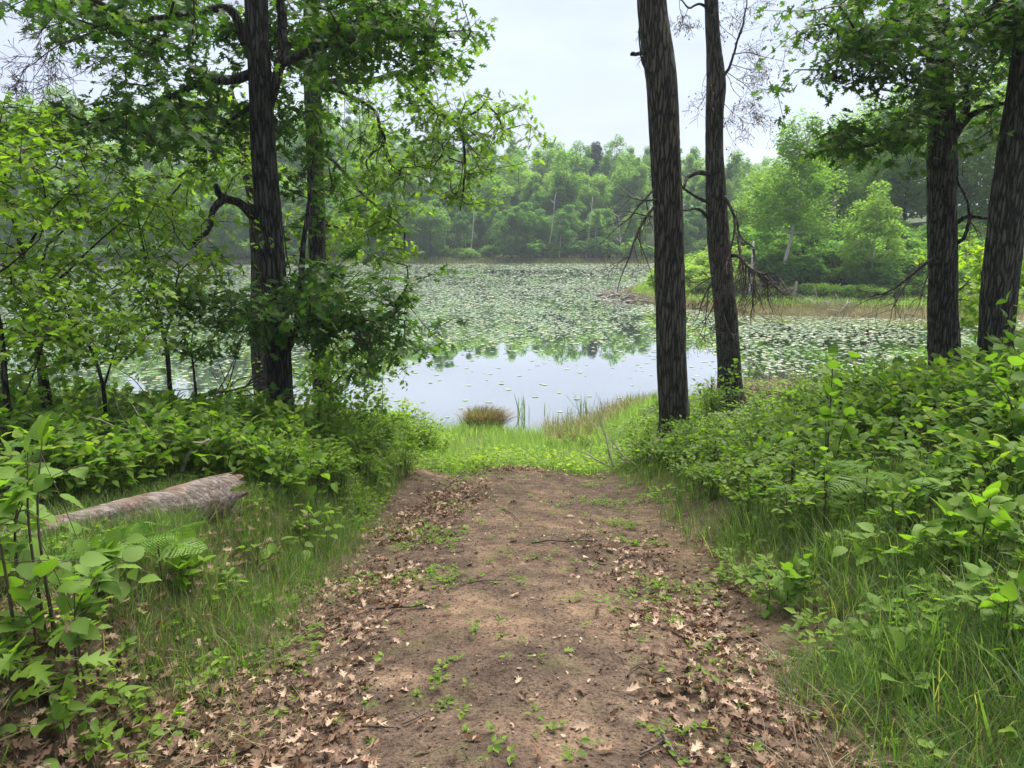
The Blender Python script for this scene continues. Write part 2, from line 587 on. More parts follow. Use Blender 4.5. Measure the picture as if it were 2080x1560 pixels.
def ground_mat():
    k = NT('forest_soil')
    a = k.n('ShaderNodeAttribute', attribute_name='zone')
    sp = k.n('ShaderNodeSeparateColor')
    k.l(a.outputs['Color'], sp.inputs[0])
    v = k.coord()
    nb = k.noise(1.4, 4, 0.6, v)
    nm = k.noise(9, 5, 0.65, v)
    nf = k.noise(70, 4, 0.7, v)
    soil = k.ramp(nm.outputs['Fac'], [(0.3, (0.055, 0.04, 0.027)), (0.7, (0.13, 0.10, 0.06))])
    dirt = k.ramp(nm.outputs['Fac'], [(0.30, (0.085, 0.063, 0.049)), (0.55, (0.155, 0.118, 0.091)), (0.75, (0.24, 0.185, 0.142))])
    sand = k.ramp(nb.outputs['Fac'], [(0.48, (0.8, 0.78, 0.76)), (0.66, (1.45, 1.35, 1.22))])
    dirt = k.mix(1.0, dirt, sand, 'MULTIPLY')
    fine = k.ramp(nf.outputs['Fac'], [(0.36, (0.3, 0.28, 0.27)), (0.48, (0.95, 0.95, 0.95)), (0.68, (1.5, 1.42, 1.35))])
    dirt = k.mix(0.85, dirt, fine, 'MULTIPLY')
    moss = k.ramp(k.noise(4.5, 5, 0.7, v).outputs['Fac'], [(0.54, (0, 0, 0)), (0.68, (0.55, 0.55, 0.55))])
    dirt = k.mix(moss, dirt, (0.085, 0.10, 0.035))
    wet = k.ramp(nm.outputs['Fac'], [(0.3, (0.06, 0.055, 0.03)), (0.7, (0.15, 0.13, 0.065))])
    wood = k.ramp(nm.outputs['Fac'], [(0.3, (0.03, 0.045, 0.015)), (0.7, (0.06, 0.085, 0.025))])
    mott = k.ramp(k.noise(2.6, 5, 0.65, v).outputs['Fac'], [(0.36, (0.62, 0.6, 0.6)), (0.6, (1.12, 1.08, 1.04))])
    dirt = k.mix(0.9, dirt, mott, 'MULTIPLY')
    c = k.mix(sp.outputs[0], soil, dirt)
    c = k.mix(sp.outputs[1], c, wet)
    c = k.mix(sp.outputs[2], c, wood)
    hh = k.mix(0.45, nm.outputs['Fac'], nf.outputs['Fac'])
    return k.done(k.bsdf(c, 0.95, 0.1, k.bump(hh, 1.0, 0.035)))


def water_mat():
    k = NT('lake_water')
    v = k.coord((1, 1, 1))
    n = k.noise(1.2, 3, 0.5, v)
    nrm = k.bump(n.outputs['Fac'], 0.035, 0.02)
    d = k.n('ShaderNodeBsdfDiffuse')
    d.inputs['Color'].default_value = (0.012, 0.017, 0.010, 1)
    g = k.n('ShaderNodeBsdfGlossy')
    g.inputs['Roughness'].default_value = 0.015
    g.inputs['Color'].default_value = (0.97, 0.97, 0.97, 1)
    k.l(nrm, g.inputs['Normal'])
    fr = k.n('ShaderNodeFresnel')
    fr.inputs['IOR'].default_value = 3.4
    mm = k.n('ShaderNodeMath', operation='MULTIPLY')
    mm.inputs[1].default_value = 1.9
    mm.use_clamp = True
    k.l(fr.outputs[0], mm.inputs[0])
    m = k.n('ShaderNodeMixShader')
    k.l(mm.outputs[0], m.inputs[0])
    k.l(d.outputs[0], m.inputs[1])
    k.l(g.outputs[0], m.inputs[2])
    return k.done(m.outputs[0])


M['soil'] = ground_mat()
M['water'] = water_mat()

# ------------------------------------------------------------------ ground and water


def axis(parts):
    out = []
    for a, b, s in parts:
        out.append(np.arange(a, b, s))
    return np.concatenate(out + [[parts[-1][1]]])


def grow_axis(start, end, step, fac=1.18, cap=9.0):
    o, x, s = [], start, step
    while x < end:
        o.append(x)
        x += s
        s = min(s * fac, cap)
    return np.array(o + [end])


xr = grow_axis(2.6, 320, 0.045, 1.12, 6.0)
xs = np.concatenate([-xr[::-1], np.arange(-2.56, 2.58, 0.05), xr])
ys = axis([(-60, -5, 6), (-5, 1.2, 0.5), (1.2, 6.5, 0.05), (6.5, 20, 0.12), (20, 36, 1.0), (36, 66, 0.7), (66, 100, 1.5), (100, 124, 0.8), (124, 200, 3), (200, 420, 15)])
GX, GY = np.meshgrid(xs, ys)
GZ = ground(GX, GY)
ny, nx = GX.shape
ga = Acc()
idx = np.arange(nx * ny).reshape(ny, nx)
ga.add(np.stack([GX, GY, GZ], -1).reshape(-1, 3),
       [np.stack([idx[:-1, :-1], idx[:-1, 1:], idx[1:, 1:], idx[1:, :-1]], -1).reshape(-1, 4)])
gm = ga.mesh('ground', True)
zc = np.zeros((nx * ny, 4), np.float32)
zc[:, 3] = 1
xf, yf, zf_ = GX.ravel(), GY.ravel(), GZ.ravel()
zc[:, 0] = path_mask(xf, yf)
zc[:, 1] = ss(10, 14, yf) * ss(0.75, 0.35, zf_) * (yf < 130)
zc[:, 2] = np.maximum(ss(44, 50, yf) * ss(0.5, 1.0, zf_), ss(8.8, 10.5, yf) * ss(0.4, 0.8, zf_) * (yf < 30))
at = gm.color_attributes.new('zone', 'FLOAT_COLOR', 'POINT')
at.data.foreach_set('color', zc.ravel())
tag(obj('ground', gm, M['soil']), kind='structure')

wa = Acc()
wx, wy = np.meshgrid(np.linspace(-170, 130, 7), np.linspace(9, 150, 7))
i7 = np.arange(49).reshape(7, 7)
wa.add(np.stack([wx, wy, wx * 0], -1).reshape(-1, 3), [np.stack([i7[:-1, :-1], i7[:-1, 1:], i7[1:, 1:], i7[1:, :-1]], -1).reshape(-1, 4)])
tag(obj('water', wa, M['water']), kind='structure')

# haze over the lake
HB = Acc()
hx, hy0, hy1, hz0, hz1 = 330, -66, 430, -3.0, 36.0
hv = np.array([[sx * hx, yy, zz] for zz in (hz0, hz1) for sx, yy in ((-1, hy0), (1, hy0), (1, hy1), (-1, hy1))])
HB.add(hv, [np.array([[0, 3, 2, 1], [4, 5, 6, 7], [0, 1, 5, 4], [1, 2, 6, 5], [2, 3, 7, 6], [3, 0, 4, 7]])])
hk = NT('haze')
pv = hk.n('ShaderNodeVolumePrincipled')
pv.inputs['Color'].default_value = (0.80, 0.90, 1.0, 1)
pv.inputs['Density'].default_value = 0.0007
hk.l(pv.outputs[0], hk.out.inputs['Volume'])
haze = tag(obj('haze', HB, hk.m), kind='stuff')

# ------------------------------------------------------------------ leaf shapes (base at 0, tip at +Y, face up +Z)


def oak_leaf(curl=0.0, seed=0):
    r = np.random.RandomState(seed)
    b = [(0, -0.12), (0.0, 0.0)]
    E = [(0.10, 0.24), (0.09, 0.5), (0.07, 0.73)]
    Lb = [(0.24, 0.20), (0.38, 0.55), (0.32, 0.86)]
    V = [(0, 0, 0)]
    for x, y in E:
        V += [(-x, y, 0), (x, y, 0)]
    V += [(0, 1.0, 0)]
    for x, y in Lb:
        V += [(-x * r.uniform(.85, 1.1), y, 0.05), (x * r.uniform(.85, 1.1), y + r.uniform(-.05, .05), 0.05)]
    V += [(-0.012, -0.16, 0), (0.012, -0.16, 0)]
    V = np.array(V, float)
    V[:, 2] += -0.14 * V[:, 1] ** 2 + r.uniform(-0.03, 0.03, len(V))
    if curl:
        V[:, 0] *= 0.82
        k = 2.6 * curl
        th = V[:, 0] * k
        V[:, 2] += np.abs(1 - np.cos(th)) / max(abs(k), .1) * np.sign(curl) * 1.0 + 0.35 * curl * (V[:, 1] - .45) ** 2
        V[:, 0] = np.sin(th) / k
        V[:, 2] += r.uniform(-0.10, 0.10, len(V)) * min(1, abs(curl))
        V[:, 1] += r.uniform(-0.04, 0.04, len(V))
    T = [[0, 2, 1], [5, 6, 7], [0, 1, 8], [0, 9, 2], [1, 3, 10], [2, 11, 4], [3, 5, 12], [4, 13, 6], [14, 15, 0]]
    Q = [[1, 2, 4, 3], [3, 4, 6, 5]]
    return V, [np.array(T), np.array(Q)]


def ovate_leaf(stations, widths, fold=0.12, droop=0.18, stalk=0.18):
    V = [(0, -stalk, 0.02), (0, 0, 0)]
    n = len(stations)
    for y, w in zip(stations, widths):
        V += [(-w, y - 0.03, fold * w * 2 - droop * y * y), (0, y, -droop * y * y), (w, y - 0.03, fold * w * 2 - droop * y * y)]
    V += [(0, 1.0, -droop * 1.15)]
    T, Q = [], []
    T += [[1, 3, 2], [1, 4, 3]]
    for i in range(n - 1):
        a, b = 2 + 3 * i, 5 + 3 * i
        Q += [[a, a + 1, b + 1, b], [a + 1, a + 2, b + 2, b + 1]]
    a = 2 + 3 * (n - 1)
    e = len(V) - 1
    T += [[a, a + 1, e], [a + 1, a + 2, e]]
    V += [(0.012, -stalk, 0.02), (0.012, 0, 0)]
    Q += [[0, len(V) - 2, len(V) - 1, 1]]
    return np.array(V, float), [np.array(T), np.array(Q)]


OAK = [oak_leaf(0, 1), oak_leaf(0, 2)]
OAKD = [oak_leaf(0.6, 3), oak_leaf(1.1, 4), oak_leaf(-0.9, 5), oak_leaf(1.5, 6), oak_leaf(0.35, 8)]
HAZ = ovate_leaf([0.14, 0.42, 0.76], [0.27, 0.37, 0.19])
HAZN = ovate_leaf([0.08, 0.2, 0.32, 0.42, 0.52, 0.62, 0.72, 0.8, 0.88], [0.18, 0.32, 0.36, 0.385, 0.36, 0.335, 0.255, 0.20, 0.11], 0.1, 0.22)
for _i in range(9):
    HAZN[0][2 + 3 * _i, 2] += 0.014 * (-1) ** _i
    HAZN[0][4 + 3 * _i, 2] += 0.014 * (-1) ** _i
SLIM = ovate_leaf([0.2, 0.5, 0.8], [0.15, 0.21, 0.12], 0.15, 0.2, 0.05)
SMALL = (np.array([(0, 0, 0), (-0.28, 0.32, 0.06), (-0.2, 0.68, 0.02), (0, 1, -0.1), (0.2, 0.68, 0.02), (0.28, 0.32, 0.06)], float),
         [np.array([[0, 3, 2, 1], [0, 5, 4, 3]])])
MAPLE = (np.array([(0, -0.2, 0), (0.012, -0.2, 0), (0, 0, 0), (-0.42, 0.22, 0.05), (-0.17, 0.32, 0), (-0.46, 0.68, 0.06), (-0.13, 0.62, 0), (0, 1.0, -0.1),
                   (0.13, 0.62, 0), (0.46, 0.68, 0.06), (0.17, 0.32, 0), (0.42, 0.22, 0.05)], float),
         [np.array([[0, 1, 2], [2, 4, 3], [4, 6, 5], [6, 8, 7], [8, 10, 9], [2, 11, 10]]), np.array([[2, 10, 8, 4], [4, 8, 8, 6]])[:1], np.array([[4, 8, 6]])])


def blade(bend=0.35, w=0.011, low=False):
    ys_ = [0, 0.45, 1.0] if low else [0, 0.35, 0.68, 1.0]
    V = []
    for y in ys_[:-1]:
        ww = w * (1 - 0.35 * y)
        V += [(-ww, 0, y * (1 - 0.25 * bend * y)), (ww, 0, y * (1 - 0.25 * bend * y))]
        V[-1] = (V[-1][0], bend * y * y, V[-1][2])
        V[-2] = (V[-2][0], bend * y * y, V[-2][2])
    V += [(0, bend, 1 - 0.25 * bend)]
    if low:
        return np.array(V, float), [np.array([[0, 1, 3, 2]]), np.array([[2, 3, 4]])]
    return np.array(V, float), [np.array([[0, 1, 3, 2], [2, 3, 5, 4]]), np.array([[4, 5, 6]])]


BL = [blade(0.12), blade(0.35), blade(0.7), blade(1.1)]
BLOW = [blade(0.12, low=True), blade(0.35, low=True), blade(0.7, low=True), blade(1.1, low=True)]


def rvec(r, n, zlo=-0.3, zhi=0.3):
    a = r.uniform(0, 2 * math.pi, n)
    return np.stack([np.cos(a), np.sin(a), r.uniform(zlo, zhi, n)], 1)


def upn(r, n, s=0.5):
    v = r.normal(0, s, (n, 3))
    v[:, 2] = 1
    return v


def scatter_blades(acc, pts, r, hmin, hmax, wmul=1.0, which=(0, 1, 1, 2), low=False):
    ch = r.choice(which, len(pts))
    for w in set(which):
        p = pts[ch == w]
        n = len(p)
        h = r.uniform(hmin, hmax, n)
        f = rvec(r, n, -0.1, 0.1)
        ww = r.uniform(0.6, 1.4, n) * wmul
        stamp(acc, (BLOW if low else BL)[w], p, f, upn(r, n, 0.18), np.stack([ww * (0.35 + 0.65 * h / hmax) * hmax, h, h], 1))


# ------------------------------------------------------------------ tree growing


def grow(seeds, clusters, r, step=0.3, sag=0.06, tipr=0.0028, maxr=0.03, expo=0.45):
    """Twigs that reach from the limbs to every leaf cluster, joining one another on the way."""
    seeds = np.asarray(seeds, float)
    n0 = len(seeds)
    cap = n0 + len(clusters) * 12
    pos = np.zeros((cap, 3))
    par = np.full(cap, -1)
    pos[:n0] = seeds
    n = n0
    d0 = np.min(np.linalg.norm(clusters[:, None] - seeds[None, ::max(1, n0 // 120)], axis=2), 1)
    tips, dirs = [], []
    for ci in np.argsort(d0):
        c = clusters[ci]
        dd = ((pos[:n] - c) ** 2).sum(1)
        j = int(np.argmin(dd))
        L = math.sqrt(dd[j])
        k = int(min(10, max(1, round(L / step))))
        if n + k >= cap:
            break
        p, q = pos[j].copy(), c
        last = j
        amp = r.normal(0, 0.09, 3) * L
        amp[2] += sag * L
        for t in range(1, k + 1):
            f = t / k
            pt = p * (1 - f) + q * f + amp * math.sin(math.pi * f) + (r.normal(0, 0.03, 3) * step if t < k else 0)
            pos[n] = pt
            par[n] = last
            last = n
            n += 1
        tips.append(last)
        dirs.append(pos[last] - pos[par[last]])
    cnt = np.zeros(n)
    cnt[tips] = 1
    for i in range(n - 1, n0 - 1, -1):
        cnt[par[i]] += cnt[i]
    rad = np.minimum(tipr * np.maximum(cnt, 1) ** expo, maxr)
    e = np.arange(n0, n)
    pr = np.where(par[e] < n0, rad[e], rad[np.maximum(par[e], 0)])
    return pos[par[e]], pos[e], np.minimum(pr, rad[e] * 1.6), rad[e], pos[np.array(tips)], nrmz(np.array(dirs))


def leaves_at(acc, tmpls, tips, dirs, r, per, size, spread, droop=0.35, flat=0.55):
    n = len(tips) * per
    p = np.repeat(tips, per, 0)
    d = np.repeat(dirs, per, 0)
    s = r.uniform(0.65, 1.2, n) * size
    p = p - d * (r.uniform(0, 1, n) ** 1.2 * spread * 1.2)[:, None] + r.normal(0, spread * 0.33, (n, 3)) * np.array([1, 1, 0.55])
    f = nrmz(d * 0.55 + rvec(r, n, -0.5, 0.25))
    f[:, 2] -= droop * r.uniform(0, 1.4, n)
    nr = upn(r, n, flat)
    ch = r.randint(0, len(tmpls), n)
    for i, t in enumerate(tmpls):
        m = ch == i
        stamp(acc, t, p[m], f[m], nr[m], s[m])


def ell_clusters(r, ells, bough=6, sd=(0.24, 0.24, 0.10)):
    out = []
    for (cx, cy, rx, ry, d0, d1, n) in ells:
        nb = max(1, n // bough)
        a = r.uniform(0, 2 * math.pi, nb)
        q = np.sqrt(r.uniform(0, 1, nb))
        d = r.uniform(d0, d1, nb)
        c = P(cx + rx * q * np.cos(a), cy + ry * q * np.sin(a), d)
        cc = np.repeat(c, bough, 0)
        out.append(cc + r.normal(0, 1, cc.shape) * np.array(sd))
    return np.concatenate(out)


def px_line(pts, n):
    """Polyline given as (px, py, distance) triples, smoothed."""
    p = np.array([P(a, b, c) for a, b, c in pts])
    return spline(p, n)


def near_tree(name, label, cat, trunk, widths, limbs, ells, per, size, leafm, tmpls, seed, barkm='bark', group=None, spread=0.22,
              sides=44, bark=0.021, bough=6, extra=None, droop=0.35, tipr=0.0028, sd=(0.24, 0.24, 0.10), ridges=9.0, clear=0):
    r = np.random.RandomState(seed)
    pl = np.array([P(a, b, c) for a, b, c in trunk])
    rads = np.array([w / F * (p[1] * math.cos(TH) - (p[2] - CZ) * math.sin(TH)) / 2 for w, p in zip(widths, pl)])
    L = np.linalg.norm(np.diff(pl, axis=0), axis=1).sum()
    n = int(max(12, L / 0.036))
    tp = spline(pl, n)
    tr = spline(np.stack([rads, rads * 0, rads * 0], 1), n)[:, 0]
    gz = float(ground(pl[0, 0], pl[0, 1]))
    base = np.array([pl[0, 0], pl[0, 1], gz])
    # run the stem on down to its root flare
    if tp[0, 2] > gz - 0.15:
        k = max(3, int((tp[0, 2] - gz + 0.2) / 0.036))
        t = np.linspace(1, 0, k, endpoint=False)[:, None]
        low = tp[0] + np.array([0, 0, gz - 0.2 - tp[0, 2]]) * t
        tp = np.vstack([low, tp])
        tr = np.concatenate([np.full(k, tr[0]), tr])
    hh = tp[:, 2] - gz
    tr = tr * (1 + 0.45 * np.exp(-np.clip(hh, 0, 9) / 0.16))
    root = empty(name, base, label, cat, group)
    a = Acc()
    tube(a, tp, tr, sides, bark, seed, ridges=ridges)
    part('trunk', a, M[barkm], root, True)
    seeds = [tp[tp[:, 2] > gz + 1.2][::7]]
    for lp, r0, r1 in limbs:
        q = px_line(lp, max(8, len(lp) * 7))
        m = len(q)
        q = q + np.cumsum(r.normal(0, 0.006, (m, 3)), 0) * np.linspace(0, 1, m)[:, None]
        a = Acc()
        tube(a, q, np.linspace(r0, r1, m), 9, 0.12 * r0, seed + 5)
        part('limb', a, M[barkm], root, True)
        seeds.append(q[1::2])
    seeds = np.concatenate(seeds)
    cl = ell_clusters(r, ells, bough, sd) if ells else np.zeros((0, 3))
    if clear and len(cl):
        # keep the stem in view: sprays that hang right before it go behind it
        tx = np.interp(cl[:, 2], pl[:, 2], pl[:, 0])
        ty = np.interp(cl[:, 2], pl[:, 2], pl[:, 1])
        hit = (cl[:, 1] < ty + 0.25) & (np.abs(cl[:, 0] - tx * cl[:, 1] / ty) < 0.42) & (cl[:, 2] > clear)
        cl[hit, 1] = 2 * ty[hit] - cl[hit, 1] + 0.45
    if extra is not None:
        cl = np.concatenate([cl, extra])
    if len(cl):
        p0, p1, r0, r1, tips, dirs = grow(seeds, cl, r, tipr=tipr)
        a = Acc()
        edges_tubes(a, p0, p1, r0, r1, 4)
        part('twigs', a, M['twig'], root, kind='stuff')
        a = Acc()
        leaves_at(a, tmpls, tips, dirs, r, per, size, spread, droop)
        part('crown', a, M[leafm], root)
    return root


def dead_branch(acc, start, dirv, length, rad, r, depth, crook=0.22, grav=-0.05, kids=(3, 6), minr=0.0021):
    n = max(4, int(length / 0.09))
    p = np.array(start, float)
    d = nrmz(np.array(dirv, float))
    pts, rs = [p.copy()], [rad]
    for i in range(n):
        d = nrmz(d + r.normal(0, crook, 3) * 0.6 + np.array([0, 0, grav]))
        p = p + d * length / n
        pts.append(p.copy())
        rs.append(max(minr, rad * (1 - 0.8 * (i + 1) / n)))
    pts, rs = np.array(pts), np.array(rs)
    edges_tubes(acc, pts[:-1], pts[1:], rs[:-1], rs[1:], 5 if rad > 0.008 else 3)
    tips = [pts[-1]]
    if depth > 0:
        for k in range(r.randint(kids[0], kids[1] + 1)):
            i = r.randint(max(1, n // 5), n)
            dd = nrmz(pts[i] - pts[i - 1])
            side = r.normal(0, 1, 3)
            side = nrmz(side - side.dot(dd) * dd)
            tips += dead_branch(acc, pts[i], dd * r.uniform(0.4, 0.9) + side * 0.8, length * r.uniform(0.35, 0.65), rs[i] * 0.6, r, depth - 1, crook, grav, kids, minr)
    return tips


# ------------------------------------------------------------------ far wood across the lake


def far_tree(seed, h, rx, rz, cz, nb, per, lsize, leafm, trunkm, tr, kind='round', lean=0.0):
    """One tree of the far wood at the origin: trunk with a few limbs, crown of leaf sprays in clumps."""
    r = np.random.RandomState(seed)
    root = empty('deciduous_tree', (0, 0, 0), 'x', 'tree')
    ta = Acc()
    zz = np.linspace(-0.5, h * 0.9, 9)
    pts = np.stack([lean * zz + 0.10 * r.normal(0, 1, 9).cumsum() * 0.5, 0.10 * r.normal(0, 1, 9).cumsum() * 0.5, zz], 1)
    tube(ta, pts, np.linspace(tr, tr * 0.2, 9), 6)
    ca = Acc()
    cs = []
    while len(cs) < nb:
        q = r.uniform(-1, 1, 3)
        if np.linalg.norm(q) > 1:
            continue
        w = 1.0
        if kind == 'birch':
            w = 0.45 + 0.55 * (1 - max(q[2], -0.5))
        if kind == 'pine':
            w = max(0.12, 0.75 - 0.6 * q[2])
        cs.append([q[0] * rx * w, q[1] * rx * w, cz + q[2] * rz])
    cs = np.array(cs)
    cs[:, 0] += lean * cs[:, 2]
    for c in cs[::2]:
        i = int(np.clip(np.searchsorted(pts[:, 2], c[2] - rx * 0.6), 1, 8))
        edges_tubes(ta, [pts[i]], [c], [tr * 0.3], [tr * 0.08], 4)
    for c in cs:
        br = r.uniform(0.20, 0.50) * rx
        u = nrmz(r.normal(0, 1, (per, 3)))
        u[:, 2] = np.abs(u[:, 2]) * np.where(r.uniform(0, 1, per) < 0.62, 1, -1)
        p = c + u * br * np.array([1, 1, 0.9]) * (r.uniform(0.35, 1, per) ** 0.6)[:, None]
        f = rvec(r, per, -0.7, 0.2) + u * 0.4
        stamp(ca, SMALL, p, f, u * 0.7 + upn(r, per, 0.5) * 0.6, r.uniform(0.6, 1.3, per) * lsize * np.array([1.25, 1, 1])[:1])
    part('trunk', ta, M[trunkm], root, True)
    part('crown', ca, M[leafm], root)
    return root


r = np.random.RandomState(11)
protoF = [
    far_tree(101, 11.5, 2.9, 4.9, 6.8, 44, 200, 0.27, 'far1', 'farbark', 0.16),
    far_tree(102, 13, 2.5, 5.6, 7.2, 40, 200, 0.26, 'far1', 'farbark', 0.16),
    far_tree(103, 10.5, 3.1, 4.5, 6.2, 44, 200, 0.27, 'far2', 'farbark', 0.16),
    far_tree(104, 13, 2.0, 5.4, 7.6, 30, 200, 0.22, 'far1', 'birch', 0.13, 'birch', 0.05),
    far_tree(105, 12, 2.1, 5.2, 6.9, 30, 200, 0.22, 'far2', 'birch', 0.12, 'birch', -0.07),
    far_tree(106, 15, 2.7, 5.0, 10.2, 60, 110, 0.36, 'pine', 'farbark', 0.18, 'pine'),
    far_tree(107, 11, 2.6, 5.2, 5.8, 40, 200, 0.26, 'far2', 'farbark', 0.14),
]
FAR_LABEL = ['rounded pale tree across the lake', 'tall green tree across the lake',
             'broad dark tree across the lake', 'slim pale birch across the lake',
             'slim dark birch across the lake', 'dark pine above the far treeline',
             'bushy dark tree across the lake']
FAR_NAME = ['deciduous_tree', 'deciduous_tree', 'deciduous_tree', 'birch_tree', 'birch_tree', 'pine_tree', 'deciduous_tree']
used = [False] * 7


def far_place(x, y):
    u = x / y
    col = ', behind the left saplings' if u < -0.36 else ', behind the oak crowns' if u < -0.13 else ', below the open sky' if u < 0.17 else ', behind the bare trunks'
    row = ' by the shore' if y - float(y_far(x)) < 12 else ' low on the slope' if y < 138 else ' high on the hill'
    return row + col


def put_far(k, x, y, sc, rz, label=None, name=None, group=True, z=None, sink=0.25):
    loc = (x, y, (float(ground(x, y, True)) if z is None else z) - sink)
    sv = (sc * r.uniform(.85, 1.2), sc * r.uniform(.85, 1.2), sc * r.uniform(.9, 1.06)) if group else (sc, sc, sc)
    if not used[k]:
        t = protoF[k]
        t.location, t.rotation_euler, t.scale = loc, (0, 0, rz), sv
        used[k] = True
    else:
        t = copy_thing(protoF[k], loc, rz, sv)
    t['label'] = label or FAR_LABEL[k] + far_place(x, y)
    t['group'] = 'trees of the wood on the hill across the lake' if group else None
    if not group:
        del t['group']
    nm = name or FAR_NAME[k]
    if not t.name.startswith(nm):
        old = t.name
        t.name = nm
        if old in KIDS and t is protoF[k]:
            KIDS[t.name] = KIDS.pop(old)
    return t


# one pine stands above the ridge
pp = P(1210, 300, 158)
put_far(5, pp[0], 158, 0.88, 0.4, 'lone dark pine rising above the treeline of the far hill', group=False, z=float(ground(pp[0], 158)) + 0.2)
spots = []
cells = []
for yy in np.concatenate([np.arange(108, 128, 4.6), np.arange(129, 178, 7.2)]):
    sx = 5.0 if yy < 128 else 6.2
    for xx in np.arange(-92, 66, sx):
        cells.append((xx + r.uniform(-1.8, 1.8), yy + r.uniform(-1.9, 1.9)))
cells = np.array(cells)
cells[:, 1] += y_far(cells[:, 0]) - 105
ang = cells[:, 0] / cells[:, 1]
keep = (ang > -0.74) & (ang < 0.40)
cells = cells[keep]
order = np.argsort(cells[:, 1])[:296]
for (x, y) in cells[order]:
    dsh = y - float(y_far(x))
    if dsh < 12:
        k = r.choice([6, 2, 4, 3, 6, 4])
        sc = r.uniform(0.55, 0.85)
    else:
        k = r.choice([0, 1, 2, 3, 4, 1, 3])
        sc = r.uniform(0.78, 1.10)
    put_far(int(k), x, y, sc, r.uniform(0, 6.28))

# white stems leaning at the far water's edge
for (px, top, dx, lab) in ((890, 452, -6, 'pair of thin white birch stems at the far shore'), (802, 485, 6, 'leaning white birch stem at the far shore'), (722, 480, -4, 'short white birch stem at the far shore behind the oaks'),
                           (1142, 485, 26, 'bare grey trunk leaning out of the far wood'), (1110, 395, 18, 'thin bare white stem leaning in the far wood'), (1040, 480, 1, 'thin straight pale stem at the far shore'), (1125, 470, 8, 'slender pale stem beside the leaning trunk across the lake'),
                           (955, 400, 10, 'tall thin pale stem leaning right, left of the middle of the far wood'), (1190, 400, 14, 'tall pale stem leaning out of the far wood below the lone pine'),
                           (1262, 440, -5, 'thin white stem at the far shore just left of the thick bare trunk'), (660, 455, 4, 'pale stem at the far shore between the two oaks')):
    d = 109.0
    b = P(px, 527, d)
    b[2] = float(ground(b[0], d)) - 0.1
    t = P(px + dx, top, d)
    root = empty('bare_birch', b, lab, 'tree')
    a = Acc()
    q = spline([b, b * .5 + t * .5 + r.normal(0, .1, 3), t], 8)
    tube(a, q, np.linspace(0.10, 0.035, 8), 6)
    if lab.startswith('pair'):
        tube(a, q + np.linspace(0, 1, 8)[:, None] * np.array([1.2, 0, 0]) + np.array([.5, .2, 0]), np.linspace(0.09, 0.035, 8), 6)
    part('trunk', a, M['birch'], root, True)
    a = Acc()
    for kk in range(5):
        s_ = q[r.randint(3, 8)]
        edges_tubes(a, [s_], [s_ + np.array([r.uniform(-.9, .9), r.uniform(-.5, .5), r.uniform(.3, 1.2)])], [0.035], [0.012], 4)
    part('branches', a, M['birch'], root, kind='stuff')


# ------------------------------------------------------------------ bushes: one of each build, then copies
def bush(seed, name, rx, h, nb, per, lsize, leafm, tm=SMALL):
    r = np.random.RandomState(seed)
    root = empty(name, (0, 0, 0), 'x', 'bush')
    sa, ca = Acc(), Acc()
    for b in range(nb):
        a = r.uniform(0, 6.28)
        q = math.sqrt(r.uniform(0, 1)) * 0.8
        c = np.array([math.cos(a) * q * rx, math.sin(a) * q * rx, h * (0.30 + 0.45 * r.uniform(0, 1) * (1 - 0.5 * q))])
        edges_tubes(sa, [[c[0] * .2, c[1] * .2, -0.1]], [c], [0.02 * h], [0.006 * h], 4)
        br = r.uniform(0.28, 0.45) * rx
        u = nrmz(r.normal(0, 1, (per, 3)))
        u[:, 2] = np.where(u[:, 2] < -0.4, -u[:, 2], u[:, 2])
        p = c + u * br * np.array([1, 1, 0.8]) * (r.uniform(0.3, 1, per) ** 0.6)[:, None]
        stamp(ca, tm, p, rvec(r, per, -0.6, 0.3) + u * 0.5, u * 0.6 + upn(r, per, 0.5) * 0.7, r.uniform(0.6, 1.3, per) * lsize)
    part('stems', sa, M['stem'], root, kind='stuff')
    part('foliage', ca, M[leafm], root)
    return root


def place(root, first, loc, rz, sc, label, group=None):
    if first:
        root.location, root.rotation_euler = loc, (0, 0, rz)
        root.scale = (sc, sc, sc) if np.isscalar(sc) else sc
        t = root
    else:
        t = copy_thing(root, loc, rz, sc)
    t['label'] = label
    if group:
        t['group'] = group
    return t


fb = [bush(201, 'shoreline_bush', 1.5, 2.0, 12, 90, 0.30, 'far2'), bush(202, 'shoreline_bush', 1.7, 1.7, 12, 90, 0.30, 'far1')]
n = 0
for x in np.arange(-70, 44, 1.7):
    xx = x + r.uniform(-.8, .8)
    yy = float(y_far(xx)) + r.uniform(2.6, 5.5)
    k = r.randint(0, 2)
    place(fb[k], n < 2 and not fb[k].get('set'), (xx, yy, float(ground(xx, yy)) - 0.1), r.uniform(0, 6), r.uniform(0.9, 1.75),
          'low green bush at the foot of the far wooded shore' + far_place(xx, yy).replace(' by the shore', ''), 'bushes along the far shore')
    fb[k]['set'] = 1
    n = 0

